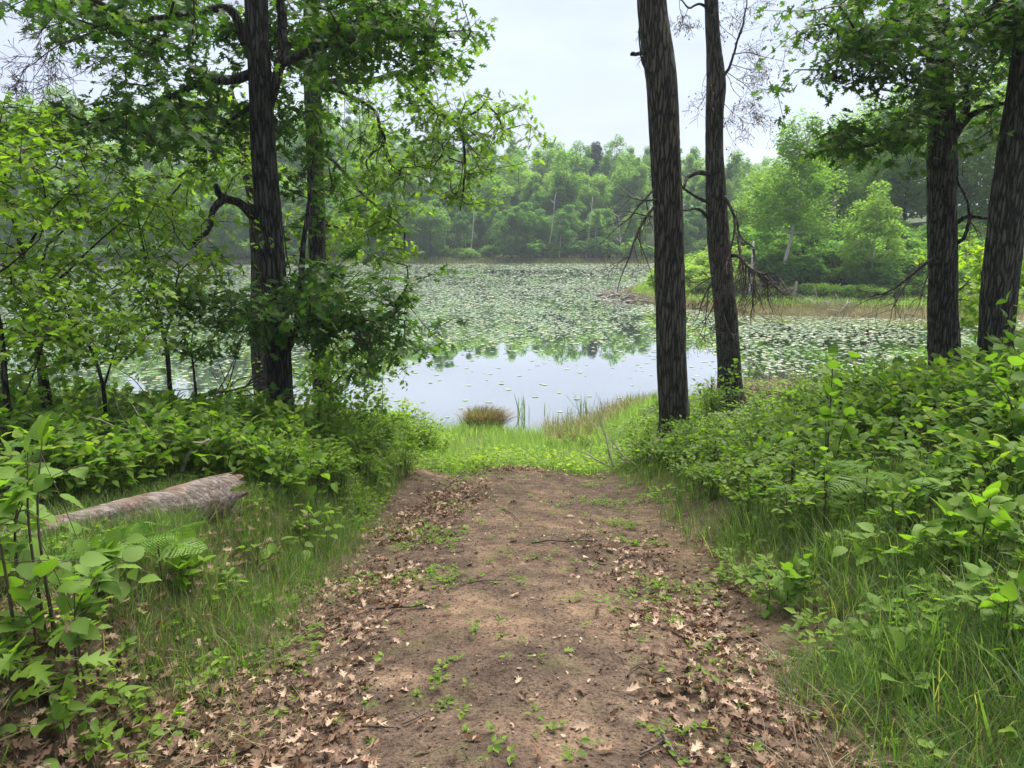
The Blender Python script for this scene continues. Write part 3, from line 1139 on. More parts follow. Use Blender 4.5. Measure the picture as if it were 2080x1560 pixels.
# ------------------------------------------------------------------ the point of land on the right
pb = [bush(211, 'peninsula_bush', 1.5, 1.9, 16, 170, 0.17, 'far2'), bush(212, 'peninsula_bush', 1.3, 1.5, 16, 170, 0.16, 'lime'),
      bush(213, 'peninsula_bush', 1.7, 1.7, 18, 170, 0.17, 'far1')]
seen = set()
for i in range(150):
    for _ in range(30):
        x, y = r.uniform(8.5, 36), r.uniform(41, 62)
        pi = min(y - float(y_front(x)), float(y_back(x)) - y)
        if 5.2 < pi < 20 and x / y < 0.72:
            break
    k = 1 if (x < 14.5 and y > 44) else (2 if (pi < 6.6 or r.rand() < 0.2) else 0)
    sc = r.uniform(0.9, 1.35) * (0.55 if pi < 7 else 1)
    place(pb[k], k not in seen, (x, y, float(ground(x, y)) - 0.1), r.uniform(0, 6), sc,
          (('dark green bush on the point, beneath the tall forked birch', 'dark green bush on the point, around the smaller feathery birch', 'dark green bush on the point, behind the straight oak trunk', 'dark green bush on the point, between the two right trunks')[
              int(np.searchsorted([0.40, 0.50, 0.58], x / y))], 'bright yellow-green bush on the left slope of the point',
           'pale green bush at the front of the point, by the straw-coloured marsh grass')[k],
          'bushes on the point of land')
    seen.add(k)

PT = [far_tree(301, 11, 2.3, 4.6, 6.2, 54, 230, 0.15, 'far1', 'birch', 0.15, 'birch', 0.09),
      far_tree(302, 8, 1.9, 3.4, 4.0, 46, 220, 0.145, 'far1', 'birch', 0.10, 'birch', 0.0),
      far_tree(303, 12, 3.6, 5.6, 6.0, 60, 170, 0.24, 'oaklight', 'farbark', 0.18),
      far_tree(304, 12, 3.2, 5.4, 6.4, 60, 190, 0.22, 'far1', 'farbark', 0.17)]
for q, nm in zip(PT, ('birch_tree', 'birch_tree', 'deciduous_tree', 'deciduous_tree')):
    old = q.name
    q.name = nm
    KIDS[q.name] = KIDS.pop(old)


def at_px(px, d):
    p = P(px, 500, d)
    return p[0], d, float(ground(p[0], d)) - 0.2


x, y, z = at_px(1592, 47.5)
place(PT[0], True, (x, y, z), 0.0, 1.0, 'tall pale birch with forked white trunk on the tip of the point')
x, y, z = at_px(1772, 46)
place(PT[1], True, (x, y, z), 0.5, 0.86, 'smaller feathery birch standing right of the tall forked birch')
first = {2: True, 3: True}
for (px, d, k, sc, lab) in ((1505, 66, 3, 0.55, 'small dark tree behind the left slope of the point'), (1560, 63, 2, 0.62, 'short rounded tree left behind the tall birch'),
                            (1700, 58, 3, 0.80, 'shady grey-trunked tree between the two birches'), (1735, 68, 2, 0.95, 'tall light green tree behind the two birches'),
                            (1830, 60, 3, 0.92, 'dark tree behind the smaller birch'), (1815, 74, 2, 1.05, 'tallest light green tree far back on the point'),
                            (1900, 66, 2, 1.0, 'light green tree behind the straight oak trunk'), (1985, 62, 2, 1.08, 'broad light green tree between the two right trunks'),
                            (2060, 56, 2, 1.02, 'broad light green tree beyond the leaning trunk'), (2150, 60, 2, 1.1, 'light green tree at the right edge of the point'),
                            (1640, 74, 2, 0.85, 'rounded tree behind the tall birch')):
    x, y, z = at_px(px, d)
    place(PT[k], first[k], (x, y, z), r.uniform(0, 6), sc, lab)
    first[k] = False


def stem_px(name, lab, cat, pts, r0, r1, mat, kids=0, depth=1, seed=0):
    rr = np.random.RandomState(seed)
    q = px_line(pts, 12)
    root = empty(name, q[0], lab, cat)
    a = Acc()
    tube(a, q, np.linspace(r0, r1, 12), 7, r0 * 0.2, seed)
    part('trunk', a, M[mat], root, True)
    if kids:
        a = Acc()
        for k in range(kids):
            i = rr.randint(4, 12)
            dead_branch(a, q[i], np.array([rr.uniform(-1, 1), rr.uniform(-.4, .4), rr.uniform(0.1, 1)]), rr.uniform(0.5, 1.2), r1 * 0.8, rr, depth)
        part('branches', a, M[mat], root, kind='stuff')
    return root


stem_px('bare_birch', 'white birch stem standing in the bright bushes right of the thin ash trunk', 'tree trunk', [(1523, 600, 43.5), (1527, 540, 43.7), (1531, 490, 44)], 0.075, 0.05, 'birch', 0, 1, 1)
stem_px('grey_trunk', 'thick grey trunk leaning right in the shade between the two birches', 'tree trunk', [(1676, 490, 54), (1686, 450, 54), (1700, 400, 54.5)], 0.26, 0.18, 'farbark', 0, 1, 2)
stem_px('dead_stump', 'short broken grey stump at the foot of the thicket', 'stump', [(1613, 600, 44), (1616, 588, 44), (1618, 572, 44)], 0.13, 0.05, 'drift', 1, 1, 3)
# drift logs off the tip
for i, (x0, y0, x1, y1, d0, d1, rad, lab) in enumerate((
        (1212, 602, 1258, 598, 51.5, 51, .09, 'dark drift log lying furthest out off the tip of the point'),
        (1232, 608, 1262, 600, 49.8, 50.6, .10, 'grey drift log in the middle of the tangle off the point'),
        (1262, 612, 1290, 602, 48.4, 48.6, .13, 'pale thick drift log propped against the marsh bank'),
        (1250, 600, 1275, 594, 51, 51.5, .07, 'thin drift branch behind the other logs off the point'),
        (1272, 620, 1332, 614, 46.6, 46, .08, 'long thin pale log lying in the pads along the marsh edge'),
        (1222, 605, 1240, 612, 50, 48.9, .06, 'short drift stick poking out of the lily pads'))):
    p0, p1 = P(x0, y0, d0), P(x1, y1, d1)
    p0[2] = max(p0[2], 0.05)
    q = spline([p0, (p0 + p1) / 2 + np.array([0, 0, 0.08]), p1], 8)
    root = empty('drift_log', q[0], lab, 'log')
    a = Acc()
    tube(a, q, np.linspace(rad, rad * 0.5, 8), 7, rad * 0.2, 60 + i)
    part('trunk', a, M['drift'], root, True)
    a = Acc()
    for k in range(5):
        dead_branch(a, q[2 + k], np.array([r.uniform(-1, 1), r.uniform(-.6, .6), 0.35]), 1.1, rad * 0.45, r, 1)
    part('branches', a, M['drift'], root, kind='stuff')
for i, (px, py, d, lab) in enumerate(((1705, 640, 39.3, 'bleached dead branch arching out of the marsh edge'), (1660, 628, 40.5, 'thin bleached twigs in the marsh grass left of the arching branch'))):
    b = P(px, py, d)
    b[2] = float(ground(b[0], b[1])) + 0.02
    a = Acc()
    for k in range(4):
        dead_branch(a, b, np.array([r.uniform(-1, 1), r.uniform(-.4, .4), 0.7]), 1.2, 0.035, r, 2, grav=-0.12)
    root = empty('dead_branch', b, lab, 'branch')
    part('twigs', a, M['drift'], root, kind='stuff')

# marsh grass on the point and along the far shore
a, a2 = Acc(), Acc()
for (acc, n, lo, hi, cond) in ((a, 24000, 0.18, 0.42, 'front'), (a2, 20000, 0.25, 0.55, 'green')):
    x = r.uniform(6.8, 34, n * 2)
    y = r.uniform(36, 58, n * 2)
    pi = np.minimum(y - y_front(x), y_back(x) - y)
    nz = 1.2 * vn(x * 0.7, y * 0.7, 3)
    ok = (pi > -0.5) & (pi < 2.6 + nz) if cond == 'front' else (pi > 1.7 + nz) & (pi < 7.5)
    x, y = x[ok][:n], y[ok][:n]
    p = np.stack([x, y, np.maximum(ground(x, y) - 0.02, -0.12)], 1)
    scatter_blades(acc, p, r, lo, hi, 3.4, (0, 1, 2), True)
tag(obj('marsh_grass', a, M['marsh']), kind='stuff')
tag(obj('grass', a2, M['meadow']), kind='stuff')
a = Acc()
x = r.uniform(-66, 45, 16000)
fi = r.uniform(-0.3, 3.6, 16000)
p = np.stack([x, y_far(x) + fi, ground(x, y_far(x) + fi) - 0.02], 1)
p[:, 2] = np.maximum(p[:, 2], -0.1)
scatter_blades(a, p, r, 0.3, 0.62, 7.0, (0, 1), True)
tag(obj('far_shore_reeds', a, M['reed']), kind='stuff')

# ------------------------------------------------------------------ lily pads
PAD = (np.array([(0, 0, 0)] + [(math.sin(t) * 0.5, -math.cos(t) * 0.5, 0.015 * math.sin(3 * t)) for t in np.linspace(0.25, 2 * math.pi - 0.25, 7)], float),
       [np.array([[0, i, i + 1] for i in range(1, 7)])])


def pad_density(x, y):
    d = np.sqrt(x * x + y * y)
    n = fbm(x * 0.16, y * 0.10, 71, 4)
    n2 = fbm(x * 0.9, y * 0.6, 75, 3)
    base = ss(25, 33, y + 4 * n) * (0.72 + 0.6 * n + 0.7 * n2)
    base = base * (1 - 0.45 * ss(60, 74, y) * ss(92, 82, y))
    near = 0.05 * ss(16, 20, y) + 0.10 * np.clip(n2 - 0.12, 0, 1) * ss(15, 18, y)
    left = ss(-2.0, -7.0, x) * ss(17, 22, y) * (0.5 + 0.5 * n2)
    rightside = ss(5, 9, x) * ss(20, 25, y) * (0.62 + 0.6 * n2)
    return np.clip(np.maximum.reduce([base, near, left, rightside]), 0, 1)


pads = []
for (y0, y1, sz, dens) in ((15.5, 30, 0.15, 30), (30, 45, 0.15, 44), (45, 70, 0.17, 33), (70, 108, 0.24, 14)):
    hw = y1 * 0.78
    n = int(2 * hw * (y1 - y0) * dens)
    x, y = r.uniform(-hw, hw, n), r.uniform(y0, y1, n)
    ok = (np.abs(x / y) < 0.74) & (r.rand(n) < pad_density(x, y))
    x, y = x[ok], y[ok]
    g = ground(x, y, False)
    ok = g < -0.05
    x, y = x[ok], y[ok]
    pads.append(np.stack([x, y, r.uniform(0.55, 1.25, len(x)) * sz], 1))
pads = np.concatenate(pads)
dist = np.hypot(pads[:, 0], pads[:, 1])
near = np.argsort(dist)
vis = np.abs(pads[near, 0] / pads[near, 1] + 0.02) < 0.30
ind = near[vis][:300]
mask = np.ones(len(pads), bool)
mask[ind] = False
pm = Acc()
stamp(pm, PAD, np.zeros((1, 3)), [[0, 1, 0]], [[0, 0, 1]], np.ones(1))
pmesh = pm.mesh('lily_pad')
pmesh.materials.append(M['pad'])
for i in ind:
    o = obj('lily_pad', pmesh, None)
    s = pads[i, 2]
    o.location = (pads[i, 0], pads[i, 1], 0.008 + r.uniform(0, 0.006))
    o.rotation_euler = (r.normal(0, 0.02), r.normal(0, 0.02), r.uniform(0, 6.28))
    o.scale = (s, s, s)
    tag(o, 'small round lily pad floating on the open near water', 'lily pad', 'lily pads on the near open water')
q = pads[mask]
a = Acc()
up = np.zeros((len(q), 3))
up[:, 2] = 1
up[:, :2] = r.normal(0, 0.045, (len(q), 2))
flip = r.rand(len(q)) < 0.0
up[flip, :2] = r.normal(0, 0.5, (flip.sum(), 2))
pp_, pf_ = np.column_stack([q[:, :2], 0.008 + r.uniform(0, 0.02, len(q))]), rvec(r, len(q), 0, 0)
PADFAR = (np.array([(0.5 * math.cos(t), 0.5 * math.sin(t), 0.012 * (-1) ** i) for i, t in enumerate(np.arange(6) * math.pi / 3)], float), [np.array([[0, 1, 2, 3], [0, 3, 4, 5]])])
fr_ = q[:, 1] > 40
stamp(a, PAD, pp_[~fr_], pf_[~fr_], up[~fr_], q[~fr_, 2])
stamp(a, PADFAR, pp_[fr_], pf_[fr_], up[fr_], q[fr_, 2])
tag(obj('lily_pads', a, M['pad']), kind='stuff')
print('pads', len(pads))
# ------------------------------------------------------------------ the near oaks on the left
near_tree('oak_tree', 'thick dark oak trunk rising beside the fallen log, with lobed leaves overhead', 'tree',
          [(574, 880, 8.0), (567, 790, 8.0), (563, 690, 8.0), (556, 560, 8.0), (545, 430, 8.0), (536, 310, 8.0), (528, 160, 8.0), (521, 20, 8.0), (512, -200, 8.0), (500, -520, 8.0)],
          [50, 52, 54, 49, 51, 48, 46, 44, 40, 28],
          [([(566, 735, 8.0), (590, 695, 7.95), (604, 655, 7.9), (608, 600, 7.9), (613, 500, 7.9), (630, 400, 7.9), (640, 290, 7.9)], 0.062, 0.010),
           ([(604, 650, 7.9), (650, 640, 7.7), (710, 655, 7.6), (770, 640, 7.5), (830, 640, 7.5)], 0.03, 0.006),
           ([(532, 260, 8.0), (548, 205, 8.0), (565, 140, 8.0), (572, 60, 8.1), (560, -60, 8.2), (555, -300, 8.3)], 0.062, 0.04),
           ([(570, 130, 8.0), (640, 100, 7.9), (720, 75, 7.8), (800, 30, 7.7)], 0.045, 0.012),
           ([(505, 152, 8.0), (465, 163, 7.9), (410, 168, 7.8), (350, 195, 7.6), (290, 222, 7.4), (180, 250, 7.1)], 0.05, 0.01),
           ([(500, 90, 8.0), (470, 20, 7.9), (400, 25, 7.7), (300, 40, 7.5), (200, 60, 7.2)], 0.05, 0.01),
           ([(515, 440, 8.0), (490, 415, 7.9), (455, 402, 7.8), (440, 383, 7.75)], 0.05, 0.03),
           ([(458, 402, 7.8), (432, 425, 7.7), (415, 465, 7.6), (372, 500, 7.5)], 0.042, 0.016),
           ([(530, 205, 8.1), (480, 235, 8.3), (450, 260, 8.5), (420, 300, 8.6)], 0.03, 0.008),
           ([(520, -100, 8.0), (640, -180, 7.6), (800, -230, 7.2)], 0.06, 0.02),
           ([(515, -150, 8.0), (380, -230, 7.6), (220, -300, 7.0)], 0.06, 0.02)],
          [(360, 40, 240, 85, 6.6, 9.2, 290), (290, 255, 210, 46, 6.6, 8.2, 150), (430, 230, 120, 110, 7.4, 9.4, 66), (720, 45, 165, 90, 6.9, 9.0, 260), (810, 120, 75, 60, 7.2, 8.2, 40),
           (690, 620, 150, 85, 7.0, 8.4, 160), (540, 610, 80, 60, 7.2, 7.75, 44), (780, 690, 50, 45, 7.1, 8.0, 36), (350, -220, 400, 190, 6.0, 9.5, 110), (760, -200, 250, 170, 6.0, 9.5, 70), (630, 330, 60, 120, 8.2, 9.2, 60)],
          10, 0.118, 'oak', OAK, 5, bark=0.012, clear=3.9, sd=(0.3, 0.3, 0.10))
near_tree('oak_tree', 'slimmer oak behind the thick one, with long drooping leafy limbs over the water', 'tree',
          [(657, 800, 11.5), (650, 680, 11.5), (645, 520, 11.5), (641, 360, 11.5), (636, 200, 11.5), (632, 30, 11.5), (626, -300, 11.5)], [42, 36, 36, 34, 34, 32, 20],
          [([(640, 205, 11.5), (655, 175, 11.4), (690, 163, 11.2), (760, 160, 11.0), (810, 145, 10.9), (845, 175, 10.8), (890, 225, 10.7), (930, 250, 10.6), (945, 330, 10.5), (935, 420, 10.5)], 0.06, 0.01),
           ([(925, 240, 10.6), (970, 225, 10.5), (1000, 190, 10.5)], 0.02, 0.006),
           ([(650, 175, 11.4), (700, 190, 11.2), (760, 225, 11.0), (775, 270, 11.0), (800, 340, 10.9), (870, 368, 10.8)], 0.035, 0.007),
           ([(775, 262, 11.0), (780, 290, 11.0), (745, 330, 11.0), (760, 380, 10.9)], 0.02, 0.006),
           ([(640, 300, 11.5), (680, 330, 11.2), (740, 400, 11.0), (830, 470, 10.8)], 0.035, 0.008),
           ([(634, 60, 11.5), (720, 20, 11.2), (820, -20, 11.0)], 0.05, 0.015)],
          [(730, 180, 130, 120, 10.2, 12.0, 110), (850, 150, 80, 120, 10.2, 11.4, 80), (960, 230, 90, 60, 10.2, 11.0, 60), (990, 300, 60, 60, 10.2, 11.0, 34), (880, 340, 130, 70, 10.2, 11.2, 66), (1005, 260, 40, 12, 10.3, 10.8, 10),
           (700, 390, 140, 130, 10.0, 12.0, 170), (790, 470, 75, 70, 10.2, 11.4, 60), (640, 480, 80, 60, 10.5, 12, 60), (980, 400, 60, 50, 10.2, 11, 18), (740, -180, 250, 150, 9.5, 13, 50)],
          9, 0.105, 'oaklight', OAK, 9, 'bark', spread=0.24, sides=22, clear=2.2)
near_tree('oak_tree', 'dark broken-topped oak trunk hidden close behind the thick oak', 'tree',
          [(527, 720, 12.8), (526, 640, 12.8), (526, 520, 12.8), (520, 400, 12.8), (500, 300, 12.8), (483, 245, 12.8), (470, 205, 12.7), (466, 185, 12.6)], [34, 34, 34, 38, 44, 36, 22, 10],
          [([(478, 225, 12.8), (470, 180, 12.7), (505, 165, 12.4)], 0.06, 0.02), ([(500, 330, 12.8), (420, 330, 12.2), (350, 360, 11.8)], 0.04, 0.01)],
          [(420, 360, 110, 110, 11.0, 12.6, 150), (330, 420, 90, 80, 11, 12.4, 60), (400, 250, 140, 60, 11, 12.6, 80)],
          9, 0.11, 'oaklight', OAK, 12, sides=20)

# ------------------------------------------------------------------ right trunks
near_tree('ash_tree', 'tall bare trunk standing right of the path end, the thicker of the near pair', 'tree',
          [(1369, 850, 9.6), (1364, 760, 9.6), (1361, 640, 9.6), (1359, 520, 9.6), (1356, 400, 9.6), (1349, 280, 9.6), (1343, 160, 9.6), (1331, 70, 9.6), (1322, -20, 9.6), (1308, -300, 9.6), (1300, -600, 9.6)],
          [62, 61, 60, 59, 59, 62, 64, 62, 58, 52, 36],
          [([(1335, 128, 9.5), (1320, 150, 9.45), (1305, 118, 9.4), (1300, 60, 9.4), (1302, 20, 9.4)], 0.018, 0.006),
           ([(1310, 108, 9.45), (1296, 106, 9.4), (1284, 107, 9.4)], 0.022, 0.02),
           ([(1310, -330, 9.6), (1400, -430, 9.4), (1500, -520, 9.0)], 0.07, 0.02)],
          [(1300, -640, 240, 130, 8, 11.5, 120)], 8, 0.12, 'oak', OAK, 21, 'bark2', bark=0.013)
rA = np.random.RandomState(5)
tB = near_tree('ash_tree', 'thinner crooked trunk with dead side branches, beside the thicker bare trunk', 'tree',
               [(1484, 822, 12.2), (1481, 740, 12.2), (1476, 660, 12.2), (1468, 580, 12.2), (1459, 480, 12.2), (1454, 390, 12.2), (1451, 300, 12.2), (1452, 230, 12.2), (1455, 170, 12.2), (1450, 100, 12.2), (1446, 40, 12.2), (1443, -60, 12.2), (1438, -400, 12.2)],
               [48, 46, 45, 45, 47, 44, 36, 37, 40, 31, 28, 26, 18],
               [([(1463, 165, 12.15), (1474, 148, 12.1), (1483, 130, 12.1), (1492, 90, 12.0), (1505, 45, 12.0), (1510, -20, 12.0)], 0.026, 0.008),
                ([(1440, 352, 12.1), (1415, 352, 11.9), (1390, 365, 11.7), (1375, 385, 11.5)], 0.042, 0.02),
                ([(1443, 412, 12.1), (1415, 400, 11.9), (1385, 380, 11.7)], 0.028, 0.016),
                ([(1440, 445, 12.1), (1420, 425, 11.9), (1385, 428, 11.6)], 0.03, 0.012),
                ([(1470, 398, 12.1), (1480, 412, 11.95), (1492, 445, 11.8), (1500, 480, 11.7), (1530, 505, 11.6)], 0.034, 0.01),
                ([(1478, 520, 12.1), (1500, 520, 11.9), (1522, 543, 11.7), (1550, 560, 11.5), (1582, 564, 11.4)], 0.036, 0.01),
                ([(1445, 20, 12.2), (1420, 8, 12.1), (1395, 12, 12.0), (1370, -10, 11.9)], 0.024, 0.008)],
               None, 0, 0, 'oak', OAK, 22, 'bark2', sides=24, bark=0.010)


def px_dead(name, root, lst, mat, seed, grav=-0.05, crook=0.22, depth=2, leafy=0):
    rr = np.random.RandomState(seed)
    a, la, tips = Acc(), Acc(), []
    for (x0, y0, x1, y1, d0, d1, rad, dep) in lst:
        p0, p1 = P(x0, y0, d0), P(x1, y1, d1)
        v = p1 - p0
        tips += dead_branch(a, p0, v, np.linalg.norm(v), rad, rr, dep, crook, grav)
    part(name, a, M[mat], root, kind='stuff')
    if leafy:
        t = np.array(tips)
        t = t[rr.rand(len(t)) < 0.35]
        t = np.repeat(t, leafy, 0) + rr.normal(0, 0.03, (len(t) * leafy, 3))
        f = rvec(rr, len(t), -1.6, -0.6)
        stamp(la, SMALL, t, f, rr.normal(0, 1, (len(t), 3)), np.stack([rr.uniform(.02, .04, len(t)), rr.uniform(.03, .06, len(t)), np.full(len(t), .03)], 1))
        part('dead_leaves', la, M['dead'], root, kind='stuff')


px_dead('dead_twigs', tB, [(1492, 445, 1500, 520, 11.8, 11.6, 0.024, 2), (1500, 480, 1540, 560, 11.7, 11.3, 0.024, 2), (1530, 505, 1545, 610, 11.6, 11.5, 0.021, 2),
                           (1505, 522, 1490, 600, 11.9, 11.6, 0.018, 2), (1522, 543, 1520, 650, 11.7, 11.5, 0.021, 2), (1530, 548, 1560, 660, 11.6, 11.3, 0.021, 2), (1540, 553, 1600, 620, 11.5, 11.2, 0.021, 2),
                           (1550, 560, 1590, 640, 11.5, 11.3, 0.018, 2), (1515, 535, 1505, 640, 11.8, 11.6, 0.018, 2), (1582, 564, 1625, 600, 11.4, 11.1, 0.015, 2), (1482, 520, 1430, 600, 12.0, 11.7, 0.027, 2),
                           (1445, 575, 1400, 650, 11.8, 11.5, 0.018, 2), (1440, 590, 1420, 640, 11.8, 11.4, 0.015, 2), (1460, 600, 1470, 680, 11.8, 11.6, 0.015, 2)], 'deadtwig', 31, -0.07)
px_dead('dead_twigs', tB, [(1500, 500, 1515, 590, 11.7, 11.5, 0.018, 3), (1512, 528, 1500, 610, 11.8, 11.6, 0.015, 3), (1535, 550, 1575, 600, 11.6, 11.3, 0.018, 3), (1560, 561, 1600, 590, 11.5, 11.3, 0.015, 3),
                           (1525, 545, 1540, 620, 11.7, 11.5, 0.015, 3), (1480, 410, 1510, 520, 11.9, 11.7, 0.015, 2), (1438, 610, 1400, 690, 11.8, 11.6, 0.012, 3), (1450, 560, 1390, 600, 11.9, 11.6, 0.015, 3), (1450, 620, 1430, 690, 11.9, 11.6, 0.012, 3), (1470, 640, 1500, 700, 11.9, 11.7, 0.0105, 2)], 'deadtwig', 36, -0.06)
px_dead('fine_twigs', tB, [(1483, 130, 1580, 160, 12.1, 11.9, .008, 3), (1487, 110, 1600, 100, 12.1, 11.8, .009, 3), (1492, 90, 1560, 30, 12.0, 12.2, .008, 3), (1500, 60, 1540, -20, 12.0, 12.2, .007, 3),
                           (1495, 80, 1450, 10, 12.0, 12.4, .006, 3), (1475, 150, 1540, 230, 12.1, 11.8, .007, 3), (1474, 145, 1590, 210, 12.1, 11.7, .008, 3), (1470, 210, 1510, 270, 12.1, 11.9, .006, 3), (1465, 230, 1520, 310, 12.1, 11.9, .006, 3),
                           (1440, 135, 1410, 200, 12.1, 12.0, .006, 2), (1440, 180, 1405, 240, 12.1, 12.0, .005, 2), (1400, 12, 1390, 70, 12.0, 12.0, .006, 3), (1380, 0, 1365, 60, 12.0, 11.9, .005, 3), (1580, 160, 1620, 60, 11.9, 11.9, .006, 2)], 'deadtwig', 32, -0.03, 0.28, 3, 1)
tA = bpy.data.objects['ash_tree']
px_dead('dead_twigs', tA, [(1328, 385, 1215, 475, 9.5, 9.0, .016, 2), (1330, 420, 1195, 525, 9.5, 8.9, .022, 2), (1325, 440, 1240, 440, 9.5, 9.1, .012, 2), (1330, 405, 1250, 400, 9.5, 9.2, .012, 1), (1300, 460, 1290, 540, 9.4, 9.2, .008, 1), (1308, 110, 1290, 135, 9.4, 9.4, .005, 1), (1302, 60, 1290, 80, 9.4, 9.4, .004, 1), (1386, 226, 1402, 222, 9.5, 9.5, .006, 0)], 'deadtwig', 33, -0.04, 0.18)

tC = near_tree('oak_tree', 'straight oak trunk on the right bank under dark overhanging leaves', 'tree',
               [(1919, 770, 9.6), (1917, 680, 9.6), (1916, 560, 9.6), (1914, 420, 9.6), (1914, 300, 9.6), (1912, 200, 9.6), (1905, 60, 9.6), (1898, -200, 9.6), (1890, -500, 9.6)], [60, 57, 56, 55, 56, 48, 44, 38, 24],
               [([(1925, 285, 9.6), (1945, 262, 9.55), (1962, 225, 9.5), (1962, 190, 9.5), (1990, 130, 9.4)], 0.07, 0.02),
                ([(1952, 255, 9.55), (1975, 232, 9.4), (2015, 212, 9.2), (2050, 205, 9.0)], 0.045, 0.016),
                ([(1900, 230, 9.6), (1860, 232, 9.4), (1820, 268, 9.1), (1760, 300, 8.9), (1700, 305, 8.7)], 0.035, 0.008),
                ([(1895, 90, 9.6), (1820, 60, 9.3), (1750, 80, 9.0), (1690, 140, 8.8)], 0.05, 0.01),
                ([(1900, 20, 9.6), (1800, -30, 9.2), (1700, -20, 8.8)], 0.05, 0.012),
                ([(1905, 60, 9.6), (1980, 50, 9.2), (2060, 70, 8.8)], 0.05, 0.012),
                ([(1906, 535, 9.5), (1890, 530, 9.4), (1850, 560, 9.2), (1810, 595, 9.0), (1765, 610, 8.9)], 0.028, 0.008),
                ([(1940, 455, 9.6), (1965, 440, 9.4), (2000, 445, 9.3), (2020, 450, 9.3)], 0.03, 0.016),
                ([(1935, 500, 9.6), (1960, 480, 9.4), (1975, 430, 9.3), (1955, 360, 9.3)], 0.025, 0.01),
                ([(1900, -150, 9.6), (1780, -240, 9.0), (1650, -280, 8.4)], 0.06, 0.02), ([(1900, -150, 9.6), (2050, -260, 9.0), (2200, -300, 8.4)], 0.06, 0.02)],
               [(1850, 45, 250, 85, 7.6, 10.4, 300), (1870, 150, 110, 55, 8.4, 9.4, 80), (1990, 110, 110, 60, 8.0, 9.9, 90), (1730, 120, 60, 50, 8.2, 9.2, 36), (1675, 165, 25, 14, 8.6, 8.9, 6), (1780, 295, 110, 42, 8.2, 9.4, 72), (1870, 235, 50, 25, 8.4, 9.3, 18),
                (1690, 300, 40, 30, 8.5, 9.0, 12), (2010, 250, 60, 40, 8.6, 9.6, 14), (1850, -200, 420, 170, 5.5, 10.5, 170)], 9, 0.12, 'oak', OAK, 25, 'bark', sd=(0.3, 0.3, 0.10))
px_dead('dead_twigs', tC, [(1850, 560, 1770, 640, 9.2, 8.9, .012, 2), (1810, 595, 1740, 620, 9.0, 8.7, .012, 2), (1830, 578, 1800, 650, 9.1, 8.9, .01, 2), (1885, 560, 1850, 640, 9.3, 9.0, .01, 2), (1890, 545, 1870, 590, 9.3, 9.1, .008, 1),
                           (1945, 590, 1975, 560, 9.5, 9.2, .012, 1), (1940, 610, 1980, 600, 9.5, 9.3, .012, 1), (1965, 440, 2000, 480, 9.4, 9.2, .010, 2), (1955, 360, 1945, 300, 9.3, 9.3, .006, 1), (1975, 430, 1990, 500, 9.3, 9.2, .008, 1), (2015, 212, 1990, 300, 9.2, 9.1, .008, 2), (2030, 208, 2060, 170, 9.1, 9, .007, 2)], 'deadtwig', 34, -0.05)
near_tree('oak_tree', 'dark oak trunk leaning to the right at the edge of the photo', 'tree',
          [(2022, 730, 8.4), (2024, 660, 8.4), (2030, 580, 8.4), (2042, 470, 8.4), (2055, 350, 8.4), (2070, 230, 8.4), (2088, 100, 8.4), (2110, -60, 8.4), (2150, -400, 8.4)], [66, 64, 66, 66, 62, 58, 56, 52, 36],
          [([(2090, 80, 8.4), (2040, 40, 8.2), (1980, 20, 8.0)], 0.04, 0.01), ([(2110, -60, 8.4), (2200, -150, 8.0), (2300, -200, 7.5)], 0.06, 0.02)],
          [(2060, 40, 80, 60, 7.6, 8.8, 70), (2200, -100, 200, 160, 6.5, 9.5, 120)], 9, 0.13, 'oak', OAK, 26, 'bark', bark=0.013)


t1 = bpy.data.objects['oak_tree']
px_dead('bare_twigs', t1, [(190, 65, 25, 155, 7.2, 6.8, .010, 3), (130, 45, 40, 70, 7.1, 6.8, .007, 3), (100, 95, 60, 190, 7.0, 6.8, .006, 3), (60, 130, 0, 180, 6.9, 6.8, .006, 3), (230, 110, 120, 150, 7.3, 7.0, .006, 3), (330, 205, 180, 160, 7.5, 7.2, .006, 3),
                           (425, 170, 425, 230, 7.8, 7.7, .012, 2), (300, 225, 260, 290, 7.4, 7.2, .008, 2), (445, 270, 440, 340, 8.5, 8.4, .01, 2), (710, 660, 760, 740, 7.6, 7.4, .01, 2), (660, 650, 700, 740, 7.7, 7.6, .008, 2)], 'deadtwig', 51, -0.03)
t2 = bpy.data.objects['oak_tree.001']
px_dead('bare_twigs', t2, [(778, 285, 745, 360, 11.0, 10.9, .012, 2), (785, 300, 800, 420, 11.0, 10.8, .010, 3), (760, 340, 755, 400, 11.0, 10.9, .008, 2), (810, 330, 830, 400, 10.9, 10.8, .008, 2), (890, 235, 850, 320, 10.7, 10.6, .010, 3), (930, 260, 880, 330, 10.6, 10.5, .010, 3),
                           (940, 320, 925, 410, 10.5, 10.4, .008, 3), (950, 290, 1000, 350, 10.5, 10.4, .008, 2), (915, 250, 1000, 290, 10.6, 10.4, .008, 2), (700, 190, 690, 280, 11.2, 11.0, .008, 2), (735, 205, 740, 300, 11.1, 11.0, .008, 3), (860, 190, 830, 260, 10.8, 10.7, .007, 3), (670, 140, 780, 100, 11.2, 11, .01, 2)], 'deadtwig', 52, -0.08)


